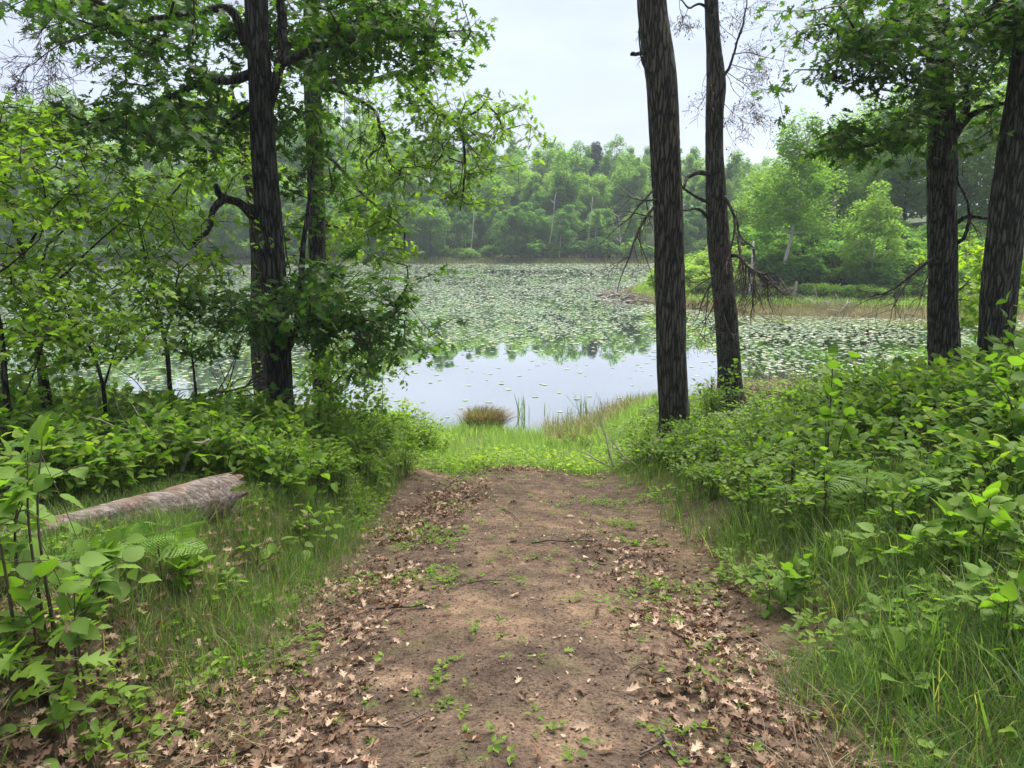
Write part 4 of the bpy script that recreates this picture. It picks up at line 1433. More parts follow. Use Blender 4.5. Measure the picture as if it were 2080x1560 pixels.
# ------------------------------------------------------------------ saplings
def sapling(lab, stem, r0, r1, side, ells, per, size, mat, seed, tmpls, cat='sapling'):
    rr = np.random.RandomState(seed)
    q = px_line(stem, 26)
    gz = float(ground(q[0, 0], q[0, 1]))
    q = np.vstack([[q[0, 0], q[0, 1], gz - 0.1], q]) if q[0, 2] > gz else q
    root = empty('sapling', (q[0, 0], q[0, 1], gz), lab, cat)
    a = Acc()
    tube(a, q, np.linspace(r0, r1, len(q)), 8, r0 * 0.12, seed)
    part('stem', a, M['bark'], root, True)
    seeds = [q[6:]]
    for lp, a0, a1 in side:
        b = px_line(lp, 14)
        a = Acc()
        tube(a, b, np.linspace(a0, a1, 14), 6, 0, seed)
        part('branch', a, M['bark'], root, True)
        seeds.append(b)
    cl = ell_clusters(rr, ells, 6, (0.22, 0.22, 0.09))
    p0, p1, s0, s1, tips, dirs = grow(np.concatenate(seeds), cl, rr, tipr=0.0018, maxr=0.012)
    a = Acc()
    edges_tubes(a, p0, p1, s0, s1, 3)
    part('twigs', a, M['twig'], root, kind='stuff')
    a = Acc()
    leaves_at(a, tmpls, tips, dirs, rr, per, size, 0.17, 0.4, 0.5)
    part('foliage', a, M[mat], root)
    return root


sapling('leafy sapling with crooked dark stem near the left edge', [(108, 860, 6.6), (88, 760, 6.6), (68, 660, 6.6), (52, 560, 6.6), (36, 470, 6.6), (10, 380, 6.6), (0, 250, 6.6)], 0.042, 0.014,
        [([(62, 640, 6.6), (130, 560, 6.4), (190, 500, 6.2), (260, 440, 6.0)], 0.014, 0.004), ([(45, 520, 6.6), (110, 420, 6.5), (180, 360, 6.4)], 0.012, 0.004)],
        [(100, 370, 150, 110, 5.6, 7.4, 190), (60, 250, 80, 40, 5.8, 7.0, 50), (120, 520, 150, 80, 5.6, 7.2, 78)], 7, 0.070, 'sap', 41, [MAPLE, SMALL])
sapling('slender forked sapling in front of the lake, left of the thick oak', [(345, 790, 7.4), (340, 720, 7.4), (332, 680, 7.4), (318, 610, 7.4), (300, 540, 7.4), (285, 470, 7.4), (270, 380, 7.4)], 0.026, 0.006,
        [([(333, 685, 7.4), (350, 640, 7.3), (362, 560, 7.2), (400, 520, 7.1)], 0.014, 0.004), ([(322, 630, 7.4), (270, 580, 7.3), (220, 520, 7.2)], 0.010, 0.004)],
        [(300, 490, 130, 100, 6.6, 8.0, 120), (240, 600, 130, 60, 6.6, 7.8, 54), (400, 560, 70, 60, 6.8, 7.8, 50), (230, 400, 90, 80, 6.6, 8, 90)], 7, 0.070, 'sap', 42, [MAPLE, SMALL])
sapling('thin sapling with bent grey stem standing in the low shrubs behind the fallen log', [(218, 960, 6.0), (216, 860, 6.0), (208, 780, 6.0), (185, 710, 6.0), (150, 660, 6.0), (120, 600, 6.0)], 0.022, 0.006,
        [([(210, 790, 6.0), (225, 740, 5.9), (240, 690, 5.9)], 0.01, 0.003)],
        [(150, 640, 120, 70, 5.4, 6.6, 110), (240, 680, 80, 50, 5.4, 6.4, 50), (60, 720, 80, 60, 5.4, 6.4, 60)], 7, 0.070, 'sap', 43, [MAPLE, SMALL])
sapling('dark twin sapling stems close to the left edge of the photo', [(40, 950, 5.4), (22, 870, 5.4), (10, 780, 5.4), (4, 690, 5.4), (-10, 600, 5.4), (-20, 450, 5.4)], 0.03, 0.01,
        [([(92, 850, 6.2), (80, 760, 6.2), (75, 700, 6.2), (60, 620, 6.2)], 0.022, 0.008), ([(20, 860, 5.4), (60, 780, 5.4), (90, 690, 5.4)], 0.01, 0.004)],
        [(0, 520, 90, 90, 4.8, 6.0, 90), (30, 660, 80, 60, 4.8, 5.8, 70), (0, 320, 80, 70, 5, 6, 60)], 7, 0.070, 'sap', 44, [MAPLE, SMALL])
sapling('small sapling with upright twigs between the thick oak and the forked sapling', [(398, 800, 7.0), (392, 740, 7.0), (388, 700, 7.0), (400, 640, 7.0)], 0.013, 0.004,
        [([(392, 740, 7.0), (430, 690, 7.0), (450, 660, 7.0)], 0.008, 0.003)], [(450, 620, 80, 60, 6.6, 7.5, 70), (420, 700, 60, 50, 6.6, 7.4, 24)], 8, 0.09, 'oak', 45, OAK)
sapling('bright yellow-green young oak between the two right trunks', [(1990, 760, 11.5), (1992, 690, 11.5), (1996, 600, 11.5), (1990, 520, 11.5)], 0.025, 0.008,
        [([(1994, 640, 11.5), (2040, 580, 11.3), (2070, 520, 11.2)], 0.012, 0.004)], [(2000, 590, 70, 90, 10.8, 12.2, 150), (2070, 560, 50, 80, 10.6, 12, 100), (1970, 530, 40, 40, 11, 12, 40)], 8, 0.12, 'lime', 46, OAK)
sapling('thin sapling growing up in front of the second oak above the shore shrubs', [(640, 900, 9.0), (650, 820, 9.0), (665, 740, 9.0), (690, 690, 9.0)], 0.014, 0.004,
        [([(655, 800, 9.0), (720, 740, 9.0), (760, 720, 9.0)], 0.008, 0.003)], [(680, 760, 70, 60, 8.6, 9.8, 80), (620, 800, 60, 50, 8.6, 9.6, 50), (740, 740, 50, 30, 8.6, 9.6, 30)], 8, 0.075, 'sap', 47, [SMALL, MAPLE])
# ------------------------------------------------------------------ shrubs on the banks
def shrub_shape(seed, h, nst, spread, lsize, npl, curve=0.5):
    """Arching stems with side twigs; returns stem mesh and leaf seats (position, direction, face, size)."""
    rr = np.random.RandomState(seed)
    sa = Acc()
    lp, lf, ln, ls = [], [], [], []

    def seat(p, d, side, s):
        f = nrmz(side * 1.0 + d * 0.5 + np.array([0, 0, rr.uniform(-0.45, 0.15)]))
        lp.append(p)
        lf.append(f)
        n = rr.normal(0, 0.33, 3)
        n[2] = 1
        ln.append(n)
        ls.append(s)

    for s in range(nst):
        az = rr.uniform(0, 6.28)
        hh = h * rr.uniform(0.6, 1.08)
        out = spread * rr.uniform(0.25, 1.0)
        e = np.array([math.cos(az) * out, math.sin(az) * out, hh])
        b = np.array([math.cos(az), math.sin(az), 0]) * 0.06 * rr.uniform(0, 2)
        mid = b * 0.5 + e * 0.5 + np.array([-math.cos(az) * out * 0.22, -math.sin(az) * out * 0.22, hh * 0.10])
        q = spline([b - np.array([0, 0, 0.06]), mid, e], 12)
        rad = np.linspace(0.0055 * (0.6 + h), 0.0016, 12)
        edges_tubes(sa, q[:-1], q[1:], rad[:-1], rad[1:], 4)
        i0 = rr.randint(3, 5)
        sgn = 1
        for i in range(i0, 12):
            d = nrmz(q[i] - q[i - 1])
            sd = nrmz(np.cross(d, [0, 0, 1.0]) + rr.normal(0, 0.35, 3)) * sgn
            sgn = -sgn
            if rr.rand() < 0.55 and i < 11:
                L = rr.uniform(0.12, 0.30) * (0.5 + h * 0.6)
                v = nrmz(sd + d * 0.5 + np.array([0, 0, rr.uniform(-.1, .35)]))
                t = q[i] + v * L * np.linspace(0, 1, 4)[:, None] + np.array([0, 0, -1]) * (np.linspace(0, 1, 4)[:, None] ** 2) * L * 0.15
                edges_tubes(sa, t[:-1], t[1:], np.full(3, 0.0017), np.full(3, 0.0013), 3)
                g2 = 1
                for k in range(npl):
                    u = (k + 1) / npl
                    pp = q[i] + (t[-1] - q[i]) * u
                    s2 = nrmz(np.cross(v, [0, 0, 1.0]) + rr.normal(0, 0.25, 3)) * g2
                    g2 = -g2
                    seat(pp, v, s2 if k < npl - 1 else v, lsize * rr.uniform(0.55, 1.15))
            else:
                seat(q[i], d, sd, lsize * rr.uniform(0.6, 1.2))
        seat(q[-1], nrmz(q[-1] - q[-2]), nrmz(q[-1] - q[-2]), lsize)
    return sa, np.array(lp), np.array(lf), np.array(ln), np.array(ls)


def shrub(seed, name, cat, h, nst, spread, lsize, npl, leafm, tmpl):
    root = empty(name, (0, 0, 0), 'x', cat)
    sa, lp, lf, ln, ls = shrub_shape(seed, h, nst, spread, lsize, npl)
    part('stems', sa, M['stem'], root, kind='stuff')
    a = Acc()
    stamp(a, tmpl, lp, lf, ln, ls)
    part('foliage', a, M[leafm], root)
    return root


HZ = [shrub(501 + i, 'hazel_shrub', 'shrub', 0.85, 9, 0.45, 0.128, 3, 'hazel', HAZ) for i in range(4)]
LT = [shrub(511 + i, 'low_shrub', 'shrub', 0.55, 9, 0.34, 0.066, 5, 'sap', HAZ) for i in range(3)]
def spray_shrub(seed, name, h, rx, nb, per, lsize):
    """A dense upright shrub: many leafy shoots, each with narrow leaves all the way up."""
    rr = np.random.RandomState(seed)
    root = empty(name, (0, 0, 0), 'x', 'shrub')
    sa, ca = Acc(), Acc()
    for b in range(nb):
        az, q = rr.uniform(0, 6.28), math.sqrt(rr.uniform(0, 1))
        e = np.array([math.cos(az) * q * rx, math.sin(az) * q * rx, h * rr.uniform(0.55, 1.05) * (1 - 0.35 * q * q)])
        st = spline([e * np.array([.12, .12, 0]) - [0, 0, .05], e * np.array([.6, .6, .45]), e], 9)
        edges_tubes(sa, st[:-1], st[1:], np.linspace(.006, .0018, 8), np.linspace(.005, .0015, 8), 3)
        u = rr.uniform(0.2, 1, per) ** 0.8
        p = np.stack([np.interp(u, np.linspace(0, 1, 9), st[:, k]) for k in range(3)], 1)
        f = rvec(rr, per, -0.25, 0.8)
        stamp(ca, SLIM, p + f * 0.02 + rr.normal(0, .025, (per, 3)), f, upn(rr, per, .5), rr.uniform(.6, 1.2, per) * lsize * np.ones(per))
    part('stems', sa, M['stem'], root, kind='stuff')
    part('foliage', ca, M['lime'], root)
    return root


BR = [spray_shrub(521 + i, 'dogwood_shrub', 0.95, 0.42, 34, 26, 0.085) for i in range(2)]
done = set()


def put_shrub(pool, k, x, y, sc, label, group, tilt=0.0):
    t = pool[k]
    first = t.name not in done
    done.add(t.name)
    if pool is HZ or pool is LT:
        label = ('knee-high ' if sc < 0.6 else 'mid-sized ' if sc < 0.8 else 'tall ') + label
    place(t, first, (x, y, float(ground(x, y)) - 0.02), r.uniform(0, 6.28), (sc * r.uniform(.9, 1.15), sc * r.uniform(.9, 1.15), sc), label, group)


def zone_r(x, y):
    u = x / y
    if y < 4.1:
        return 'at the near front of the right thicket above the long grass'
    if u > 0.62:
        return 'at the right edge of the photo below the leaning trunk' if y > 5.5 else 'at the right edge of the photo in the near thicket'
    if u > 0.46:
        return 'below the straight oak trunk on the right bank' if y > 6 else 'in the near thicket in line with the straight oak trunk'
    if u < 0.27:
        return 'near the foot of the two bare trunks'
    return 'in the middle of the right thicket, far rows' if y > 6.5 else 'in the middle of the right thicket, near rows'


def zone_l(x, y):
    u = x / y
    if u > -0.26:
        return 'right of the thick oak trunk towards the water'
    if u > -0.40:
        return 'around the foot of the thick oak trunk'
    if u > -0.58:
        return 'on the left bank behind the log' if y < 7.5 else 'on the left bank below the forked sapling'
    return 'on the left bank by the crooked sapling near the photo edge'


r = np.random.RandomState(23)
pts = []


def try_pts(n, x0, x1, y0, y1, ok, mind):
    out = []
    for _ in range(n * 40):
        if len(out) >= n:
            break
        x, y = r.uniform(x0, x1), r.uniform(y0, y1)
        if not ok(x, y):
            continue
        if any((x - a) ** 2 + (y - b) ** 2 < mind ** 2 for a, b in pts):
            continue
        pts.append((x, y))
        out.append((x, y))
    return out


# right bank: hazel thicket, taller to the right
for x, y in try_pts(190, 1.5, 7.2, 2.9, 9.6, lambda x, y: x > 1.6 + 0.26 * max(0, 4.5 - y) and x / y < 0.82, 0.26):
    e = x - 1.6
    low = e < 0.4
    if low or y > 8.2:
        put_shrub(LT, r.randint(0, 3), x, y, r.uniform(0.55, 0.85), 'low small-leaved shrub ' + zone_r(x, y), 'low shrubs on the right bank')
    else:
        put_shrub(HZ, r.randint(0, 4), x, y, min(1.1, 0.36 + 0.15 * e) * r.uniform(0.85, 1.2) * (0.85 if y > 6.5 else 1), 'broad-leaved hazel shrub ' + zone_r(x, y), 'hazel shrubs on the right bank')
# left bank, behind the log and about the oak
for x, y in try_pts(190, -7.0, -1.4, 4.85, 12.0, lambda x, y: x < -1.45 - 0.25 * max(0, 6.8 - y) and x / y > -0.80, 0.29):
    if r.rand() < (0.75 if y < 8 else 0.5):
        put_shrub(HZ, r.randint(0, 4), x, y, r.uniform(0.4, 0.72), 'broad-leaved hazel shrub ' + zone_l(x, y), 'hazel shrubs on the left bank')
    else:
        put_shrub(LT, r.randint(0, 3), x, y, r.uniform(0.6, 1.0), 'low small-leaved shrub ' + zone_l(x, y), 'low shrubs on the left bank')
# hazels right behind the log
for i, px in enumerate(range(30, 520, 34)):
    p = G(px, np.interp(px, [0, 432, 520], [1075, 990, 985]) - r.uniform(-5, 22))
    put_shrub(HZ, i % 4, p[0], p[1], r.uniform(0.4, 0.62), 'hazel shrub growing close behind the ' + ('thin left half' if px < 240 else 'thick right half') + ' of the fallen log', 'hazel shrubs behind the log')
for i, (px, py) in enumerate(((560, 1005), (600, 985), (640, 995), (690, 1000), (735, 985), (780, 975), (660, 965), (720, 955), (580, 965), (530, 1000), (820, 965))):
    p = G(px, py)
    put_shrub(LT, i % 3, p[0], p[1], r.uniform(0.55, 0.85), 'low leafy shrub on the left bank between the log end and the path', 'low shrubs right of the log')
# bright dogwoods at the end of the path on the left
for i, (px, d, sc) in enumerate(((850, 11.0, 0.86), (880, 11.3, 0.72), (800, 11.2, 0.95), (760, 10.6, 0.8), (825, 10.2, 0.62), (730, 11.4, 0.9), (690, 10.8, 0.8), (775, 11.8, 1.0))):
    p = P(px, 900, d)
    put_shrub(BR, i % 2, p[0], d, sc, 'bright green dogwood shrub at the water end of the path, left side', 'bright shrubs left of the path end')
for i, (px, d, sc) in enumerate(((1290, 11.6, 0.5), (1330, 11.2, 0.55), (1300, 10.6, 0.45), (1400, 11.4, 0.6), (1440, 11.8, 0.55), (1150, 13.3, 0.4), (1120, 13.2, 0.34), (1185, 13.4, 0.42))):
    p = P(px, 900, d)
    put_shrub(BR, i % 2, p[0], d, sc, 'small bright shrub in the grass beyond the path end, right side', 'small bright shrubs right of the path end')
for i in range(22):
    x, y = r.uniform(1.8, 7.5), r.uniform(9.8, 12.4)
    if 0.27 < x / y < 0.40:
        continue
    put_shrub(LT, i % 3, x, y, r.uniform(0.7, 1.1), 'low leafy shrub around the right trunks near the water', 'low shrubs by the right trunks')
# a twiggy plant standing up before the water
p = P(1290, 900, 11.0)

# ------------------------------------------------------------------ near plants whose leaves are built one by one
leafmesh = {}


def lm(kind, mat):
    if (kind, mat) not in leafmesh:
        a = Acc()
        t = {'hazel': HAZN, 'oak': OAK[0], 'slim': ovate_leaf([0.1, 0.25, 0.4, 0.55, 0.7, 0.85], [0.13, 0.22, 0.25, 0.23, 0.17, 0.09], 0.12, 0.25, 0.08)}[kind]
        stamp(a, t, np.zeros((1, 3)), [[0, 1, 0]], [[0, 0, 1]], np.ones(1))
        me = a.mesh('leaf', True)
        me.materials.append(M[mat])
        leafmesh[(kind, mat)] = me
    return leafmesh[(kind, mat)]


k_ = leaf_mat('near_hazel_leaf', [(0.0, (0.09, 0.165, 0.028)), (0.6, (0.14, 0.235, 0.037)), (1.0, (0.20, 0.31, 0.05))], 0.48, rough=0.6, spec=0.2, objrand=True)
M['hazeln'] = k_
M['limen'] = leaf_mat('near_bright_leaf', [(0.0, (0.12, 0.21, 0.026)), (1.0, (0.18, 0.29, 0.04))], 0.5, objrand=True)


def leafy(name, lab, cat, loc, seed, h, nst, spread, lsize, npl, kind, mat, group=None, lean=(0, 0), sub=1.0):
    root = empty(name, loc, lab, cat, group)
    sa, lp, lf, ln, ls = shrub_shape(seed, h, nst, spread, lsize, npl)
    rr = np.random.RandomState(seed)
    stem = obj('stems', sa.mesh('stems'), M['stem'], root)
    stem['kind'] = 'stuff'
    me = lm(kind, mat)
    for i in range(len(lp)):
        if rr.rand() > sub:
            continue
        f = Vector(lf[i]).normalized()
        n = Vector(ln[i])
        n = (n - n.dot(f) * f).normalized()
        s = f.cross(n)
        o = bpy.data.objects.new('leaf', me)
        from mathutils import Matrix
        m = Matrix((s, f, n)).transposed().to_4x4()
        m.translation = Vector(lp[i])
        o.parent = root
        o.matrix_local = m @ Matrix.Scale(float(ls[i]), 4)
        COL.objects.link(o)
    root.rotation_euler = (lean[0], lean[1], rr.uniform(0, 6))
    return root


def gl(px, d):
    p = P(px, 1200, d)
    return (p[0], d, float(ground(p[0], d)) - 0.02)




def gp(px, py):
    p = G(px, py)
    return (p[0], p[1], p[2] - 0.015)


def hp(px, py, top):
    """Height of a plant that stands at photo pixel (px, py) and reaches up to row top."""
    p = G(px, py)
    q = P(px, top, p[1])
    return q[2] - p[2]


leafy('hazel_seedling', 'tall hazel seedling with big drooping leaves at the left edge, in front of the log', 'plant', gp(50, 1340), 601, hp(50, 1340, 900), 4, 0.17, 0.082, 4, 'hazel', 'hazeln', sub=0.8)
leafy('hazel_seedling', 'hazel seedling with hanging heart-shaped leaves right of the tallest one on the left', 'plant', gp(120, 1360), 602, hp(120, 1360, 1110), 4, 0.18, 0.08, 4, 'hazel', 'hazeln', sub=0.85)
leafy('hazel_seedling', 'leafy hazel seedling at the left edge level with the log', 'plant', gp(10, 1200), 603, hp(10, 1200, 930), 7, 0.28, 0.08, 4, 'hazel', 'hazeln', sub=0.8)
leafy('hazel_seedling', 'small hazel seedling standing between the fern and the left edge', 'plant', gp(190, 1230), 604, hp(190, 1230, 1060), 2, 0.12, 0.085, 2, 'hazel', 'hazeln', sub=0.7)
leafy('hazel_seedling', 'pale hazel seedling beside the fern in the sparse grass', 'plant', gp(385, 1210), 605, hp(385, 1210, 1090), 3, 0.12, 0.08, 3, 'hazel', 'limen', sub=0.7)
leafy('hazel_seedling', 'bright three-leaved seedling on the cut bank above the path', 'plant', gp(540, 1170), 606, hp(540, 1170, 1100), 1, 0.05, 0.085, 2, 'hazel', 'limen', sub=0.6)
leafy('ash_seedling', 'low ash seedling with narrow leaflets in the bottom left corner', 'plant', gp(140, 1530), 607, hp(140, 1530, 1400), 2, 0.10, 0.075, 4, 'slim', 'hazeln', sub=0.95)
leafy('ash_seedling', 'ash seedling with pale narrow leaflets at the very bottom left', 'plant', (-1.27, 1.62, float(ground(-1.27, 1.62))), 608, 0.16, 2, 0.10, 0.08, 4, 'slim', 'hazeln', sub=0.95)
leafy('oak_seedling', 'bright oak seedling with lobed leaves at the left edge above the bottom corner', 'plant', gp(15, 1440), 609, hp(15, 1440, 1290), 2, 0.09, 0.10, 3, 'oak', 'limen', sub=0.9)
leafy('maple_seedling', 'bright seedling in the grass right of the log end', 'plant', gp(610, 1020), 610, hp(610, 1020, 925), 6, 0.30, 0.075, 4, 'hazel', 'limen', sub=0.85)
leafy('maple_seedling', 'leafy green seedling above the cut bank beside the path', 'plant', gp(640, 1130), 611, hp(640, 1130, 1040), 3, 0.15, 0.07, 3, 'hazel', 'limen', sub=0.7)
leafy('maple_seedling', 'pale leafy seedling by the grass at the far left edge of the path', 'plant', gp(770, 1000), 620, hp(770, 1000, 950), 4, 0.2, 0.07, 3, 'hazel', 'limen', sub=0.8)
leafy('bramble_plant', 'low plant with rounded leaves in the grass at the right bank edge', 'plant', gp(1800, 1310), 612, hp(1800, 1310, 1215), 4, 0.13, 0.07, 3, 'hazel', 'hazeln', sub=0.9)
leafy('bramble_plant', 'leafy plant leaning over the leaf litter at the edge of the right grass', 'plant', gp(1590, 1240), 613, hp(1590, 1240, 1160), 4, 0.15, 0.07, 3, 'hazel', 'hazeln', sub=0.9)
leafy('bramble_plant', 'broad-leaved plant low in the bottom right grass', 'plant', gp(1860, 1440), 614, hp(1860, 1440, 1370), 2, 0.06, 0.085, 2, 'hazel', 'hazeln', sub=0.6)
leafy('bramble_plant', 'bright-leaved plant at the right edge above the grass', 'plant', gp(2040, 1330), 615, hp(2040, 1330, 1190), 4, 0.18, 0.075, 3, 'hazel', 'hazeln', sub=0.9)
leafy('hazel_seedling', 'tall hazel shoot with large pale leaves in front of the right thicket', 'plant', gp(1980, 1180), 616, 0.42, 4, 0.22, 0.095, 3, 'hazel', 'limen', sub=0.8)
leafy('hazel_seedling', 'yellow-green hazel shoot at the front of the right thicket', 'plant', gp(1830, 1170), 617, 0.24, 3, 0.16, 0.085, 3, 'hazel', 'limen', sub=0.8)
leafy('hazel_seedling', 'hazel shoot with dark stem rising through the middle of the right thicket', 'plant', gl(1660, 5.2), 618, 0.95, 4, 0.25, 0.10, 3, 'hazel', 'hazeln')
leafy('hazel_seedling', 'large hazel shoot at the right edge high in the thicket', 'plant', gl(2060, 4.3), 619, 0.85, 6, 0.35, 0.105, 3, 'hazel', 'hazeln')
leafy('hazel_seedling', 'hazel shoot standing against the foot of the leaning trunk', 'plant', gl(1975, 7.6), 621, 1.15, 5, 0.3, 0.11, 3, 'hazel', 'hazeln')
leafy('leafy_shoot', 'small leafy shoot against the lower part of the thinner crooked trunk', 'plant', gl(1462, 11.6), 622, 0.75, 3, 0.10, 0.09, 3, 'hazel', 'hazeln')
leafy('leafy_shoot', 'tall thin leafy shoot standing up before the water left of the thick bare trunk', 'plant', gl(1318, 10.2), 623, 0.62, 3, 0.12, 0.08, 3, 'slim', 'hazeln')
leafy('leafy_shoot', 'thin leafy shoot rising above the bright shrubs against the water', 'plant', gl(785, 10.0), 624, 1.0, 2, 0.12, 0.07, 3, 'slim', 'limen')


# ------------------------------------------------------------------ bracken ferns
def frond(acc, L, rr):
    """One bracken frond: side pinnae in pairs, each cut into leaflets."""
    n = 13
    for i in range(n):
        u = 0.16 + 0.84 * i / n
        pl = L * 0.46 * (1 - u) ** 0.85 + 0.012
        for s in (-1, 1):
            m = max(3, int(round(pl / 0.011)))
            dz = rr.normal(0, 0.03)
            for k in range(m):
                t = (k + 0.5) / m
                w = 0.042 * L * (1 - t * 0.85) + 0.002
                c = np.array([s * pl * t, L * u + pl * 0.42 * t, (dz - 0.22 * t) * pl - 0.25 * L * u * u])
                st = s * pl / m * 0.62
                for q in (-1, 1):
                    acc.add(np.array([c - [st, 0, 0], c + [st, 0.0, 0], c + [st * 0.6, q * w, -0.006]]), [np.array([[0, 1, 2]] if q * s > 0 else [[1, 0, 2]])])
    st = np.array([[0, L * u, -0.25 * L * u * u] for u in np.linspace(0, 1, 8)])
    edges_tubes(acc, st[:-1], st[1:], np.full(7, 0.002), np.full(7, 0.0012), 3)


def fern(lab, loc, h, L, nf, seed, az0=0.0):
    rr = np.random.RandomState(seed)
    root = empty('bracken_fern', loc, lab, 'fern')
    sa = Acc()
    edges_tubes(sa, [[0, 0, -0.03]], [[0, 0, h]], [0.004], [0.003], 5)
    obj('stalk', sa, M['stem'], root)
    for i in range(nf):
        a = Acc()
        frond(a, L * rr.uniform(0.8, 1.1), rr)
        o = obj('frond', a.mesh('frond'), M['fern'], root, (0, 0, h * rr.uniform(0.82, 1)))
        o.rotation_euler = (rr.uniform(0.0, 0.35), rr.uniform(-.2, .2), az0 + i * 6.28 / nf + rr.uniform(-.4, .4))
    return root


fern('bright bracken fern with flat fronds in front of the fallen log', gp(265, 1195), hp(265, 1195, 1090), 0.22, 4, 1, 0.4)
fern('second bright bracken fern nearer the path than the first, before the log', gp(330, 1200), hp(330, 1200, 1085), 0.21, 4, 2, 1.0)
fern('third bracken fern with level fronds just left of the other two before the log', gp(215, 1190), hp(215, 1190, 1100), 0.24, 3, 5, 2.0)
fern('bracken fern among the hazels on the right bank', gl(1740, 4.2), 0.42, 0.32, 3, 3, 0.2)
fern('smaller bracken fern low at the front of the right thicket', gl(1840, 4.0), 0.36, 0.30, 3, 4, 0.9)

# ------------------------------------------------------------------ fallen log
rl = np.random.RandomState(77)
e0, e1 = P(40, 1100, 4.45), P(468, 1005, 5.15)
gx = lambda p, h: np.array([p[0], p[1], float(ground(p[0], p[1])) + h])
lb = [G(0, 1128), G(100, 1110), G(225, 1085), G(340, 1068), G(432, 1052)]
lrr = [0.065, 0.085, 0.10, 0.112, 0.12]
lp = spline([q + np.array([0, 0.06, z]) for q, z in zip(lb, (0.02, 0.035, 0.045, 0.06, 0.085))], 80)
lr = np.interp(np.linspace(0, 1, 80), [0, .25, .5, .75, 1], lrr)
lr = lr * (1 + 0.30 * vn(np.linspace(0, 9, 80), np.zeros(80), 3))
la = Acc()
tube(la, lp, lr, 40, 0.022, 3, cap=False, ridges=6)
V = la.V[0]
# jagged broken end: pull the last rings out into splinters
nS = 40
for k in range(7):
    ring = V[(79 - k) * nS:(80 - k) * nS]
    ax = nrmz(lp[-1] - lp[-3])
    an = np.arange(nS)
    jag = (0.15 * np.abs(vn(an * 0.6, an * 0 + 1, 8)) * 2 + 0.12 * rl.rand(nS) ** 2) * (1 - k / 7.0)
    topw = 0.5 + 0.5 * np.sign(ring[:, 2] - lp[79 - k, 2])
    ring += ax[None] * (jag * (0.35 + 0.65 * topw))[:, None]
i = np.arange(nS)
inner = V[79 * nS:80 * nS] * 0.45 + lp[-1] * 0.55 - nrmz(lp[-1] - lp[-3]) * 0.10
core = lp[-1] - nrmz(lp[-1] - lp[-3]) * 0.14
la.V[0] = np.vstack([V, inner, core])
b0 = 80 * nS
la.F.append(np.stack([79 * nS + i, 79 * nS + (i + 1) % nS, b0 + (i + 1) % nS, b0 + i], 1))
la.F.append(np.stack([b0 + i, b0 + (i + 1) % nS, np.full(nS, b0 + nS)], 1))
la.n = len(la.V[0])
lk = NT('rotten_wood')
v = lk.coord((1, 1, 1))
mpn = lk.n('ShaderNodeMapping')
mpn.inputs['Rotation'].default_value = (0, 0, -0.32)
mpn.inputs['Scale'].default_value = (3, 22, 22)
lk.l(v, mpn.inputs['Vector'])
n1 = lk.noise(2.2, 6, 0.7, mpn.outputs['Vector'], 0.4)
n2 = lk.noise(5, 4, 0.6, v)
c1 = lk.ramp(n1.outputs['Fac'], [(0.3, (0.05, 0.042, 0.036)), (0.5, (0.19, 0.16, 0.138)), (0.72, (0.40, 0.36, 0.32))])
c2 = lk.ramp(n1.outputs['Fac'], [(0.3, (0.06, 0.038, 0.028)), (0.6, (0.24, 0.158, 0.12)), (0.75, (0.40, 0.295, 0.24))])
mf = lk.ramp(n2.outputs['Fac'], [(0.44, (0, 0, 0)), (0.58, (0.9, 0.9, 0.9))])
M['log'] = lk.done(lk.bsdf(lk.mix(mf, c1, c2), 0.95, 0.1, lk.bump(n1.outputs['Fac'], 0.9, 0.03)))
root = empty('fallen_log', lp[40] - np.array([0, 0, lr[40]]), 'rotten fallen log with a jagged broken end lying on the left bank', 'log')
part('trunk', la, M['log'], root, True)
a = Acc()
for k in range(26):
    t = rl.uniform(0, 6.28)
    q = lp[-1] + np.array([0, math.cos(t), math.sin(t)]) * 0.11 * rl.uniform(.5, 1.1)
    edges_tubes(a, [q - nrmz(lp[-1] - lp[-3]) * 0.1], [q + nrmz(lp[-1] - lp[-3]) * rl.uniform(0.02, 0.14) + rl.normal(0, 0.015, 3)], [0.014], [0.002], 4)
part('splinters', a, M['log'], root, kind='stuff')
# dead upright branch behind the log
stem_px('dead_branch', 'crooked dead grey branch standing up behind the broken end of the log', 'branch', [(362, 1000, 4.9), (368, 960, 4.9), (385, 920, 4.9), (425, 893, 4.9)], 0.02, 0.010, 'drift', 1, 1, 9)
stem_px('dead_branch', 'thin grey dead branch lying over the shrubs behind the log', 'branch', [(180, 905, 6.0), (250, 905, 6.0), (313, 922, 6.0)], 0.012, 0.009, 'drift', 2, 1, 10)
# brush pile by the lake on the left
b = P(370, 760, 9.2)
b[2] = float(ground(b[0], b[1])) + 0.25
a = Acc()
rb = np.random.RandomState(8)
for k in range(26):
    s = b + np.array([rb.uniform(-1.4, 0.6), rb.uniform(-.4, .5), rb.uniform(-.1, .25)])
    dead_branch(a, s, np.array([rb.uniform(-1, 1), rb.uniform(-.3, .3), rb.uniform(-.1, .55)]), rb.uniform(0.7, 1.5), 0.014, rb, 1, 0.14, -0.06)
root = empty('brush_pile', b, 'tangle of bare dead branches against the water left of the thick oak', 'brush pile')
part('branches', a, M['twig'], root, kind='stuff')
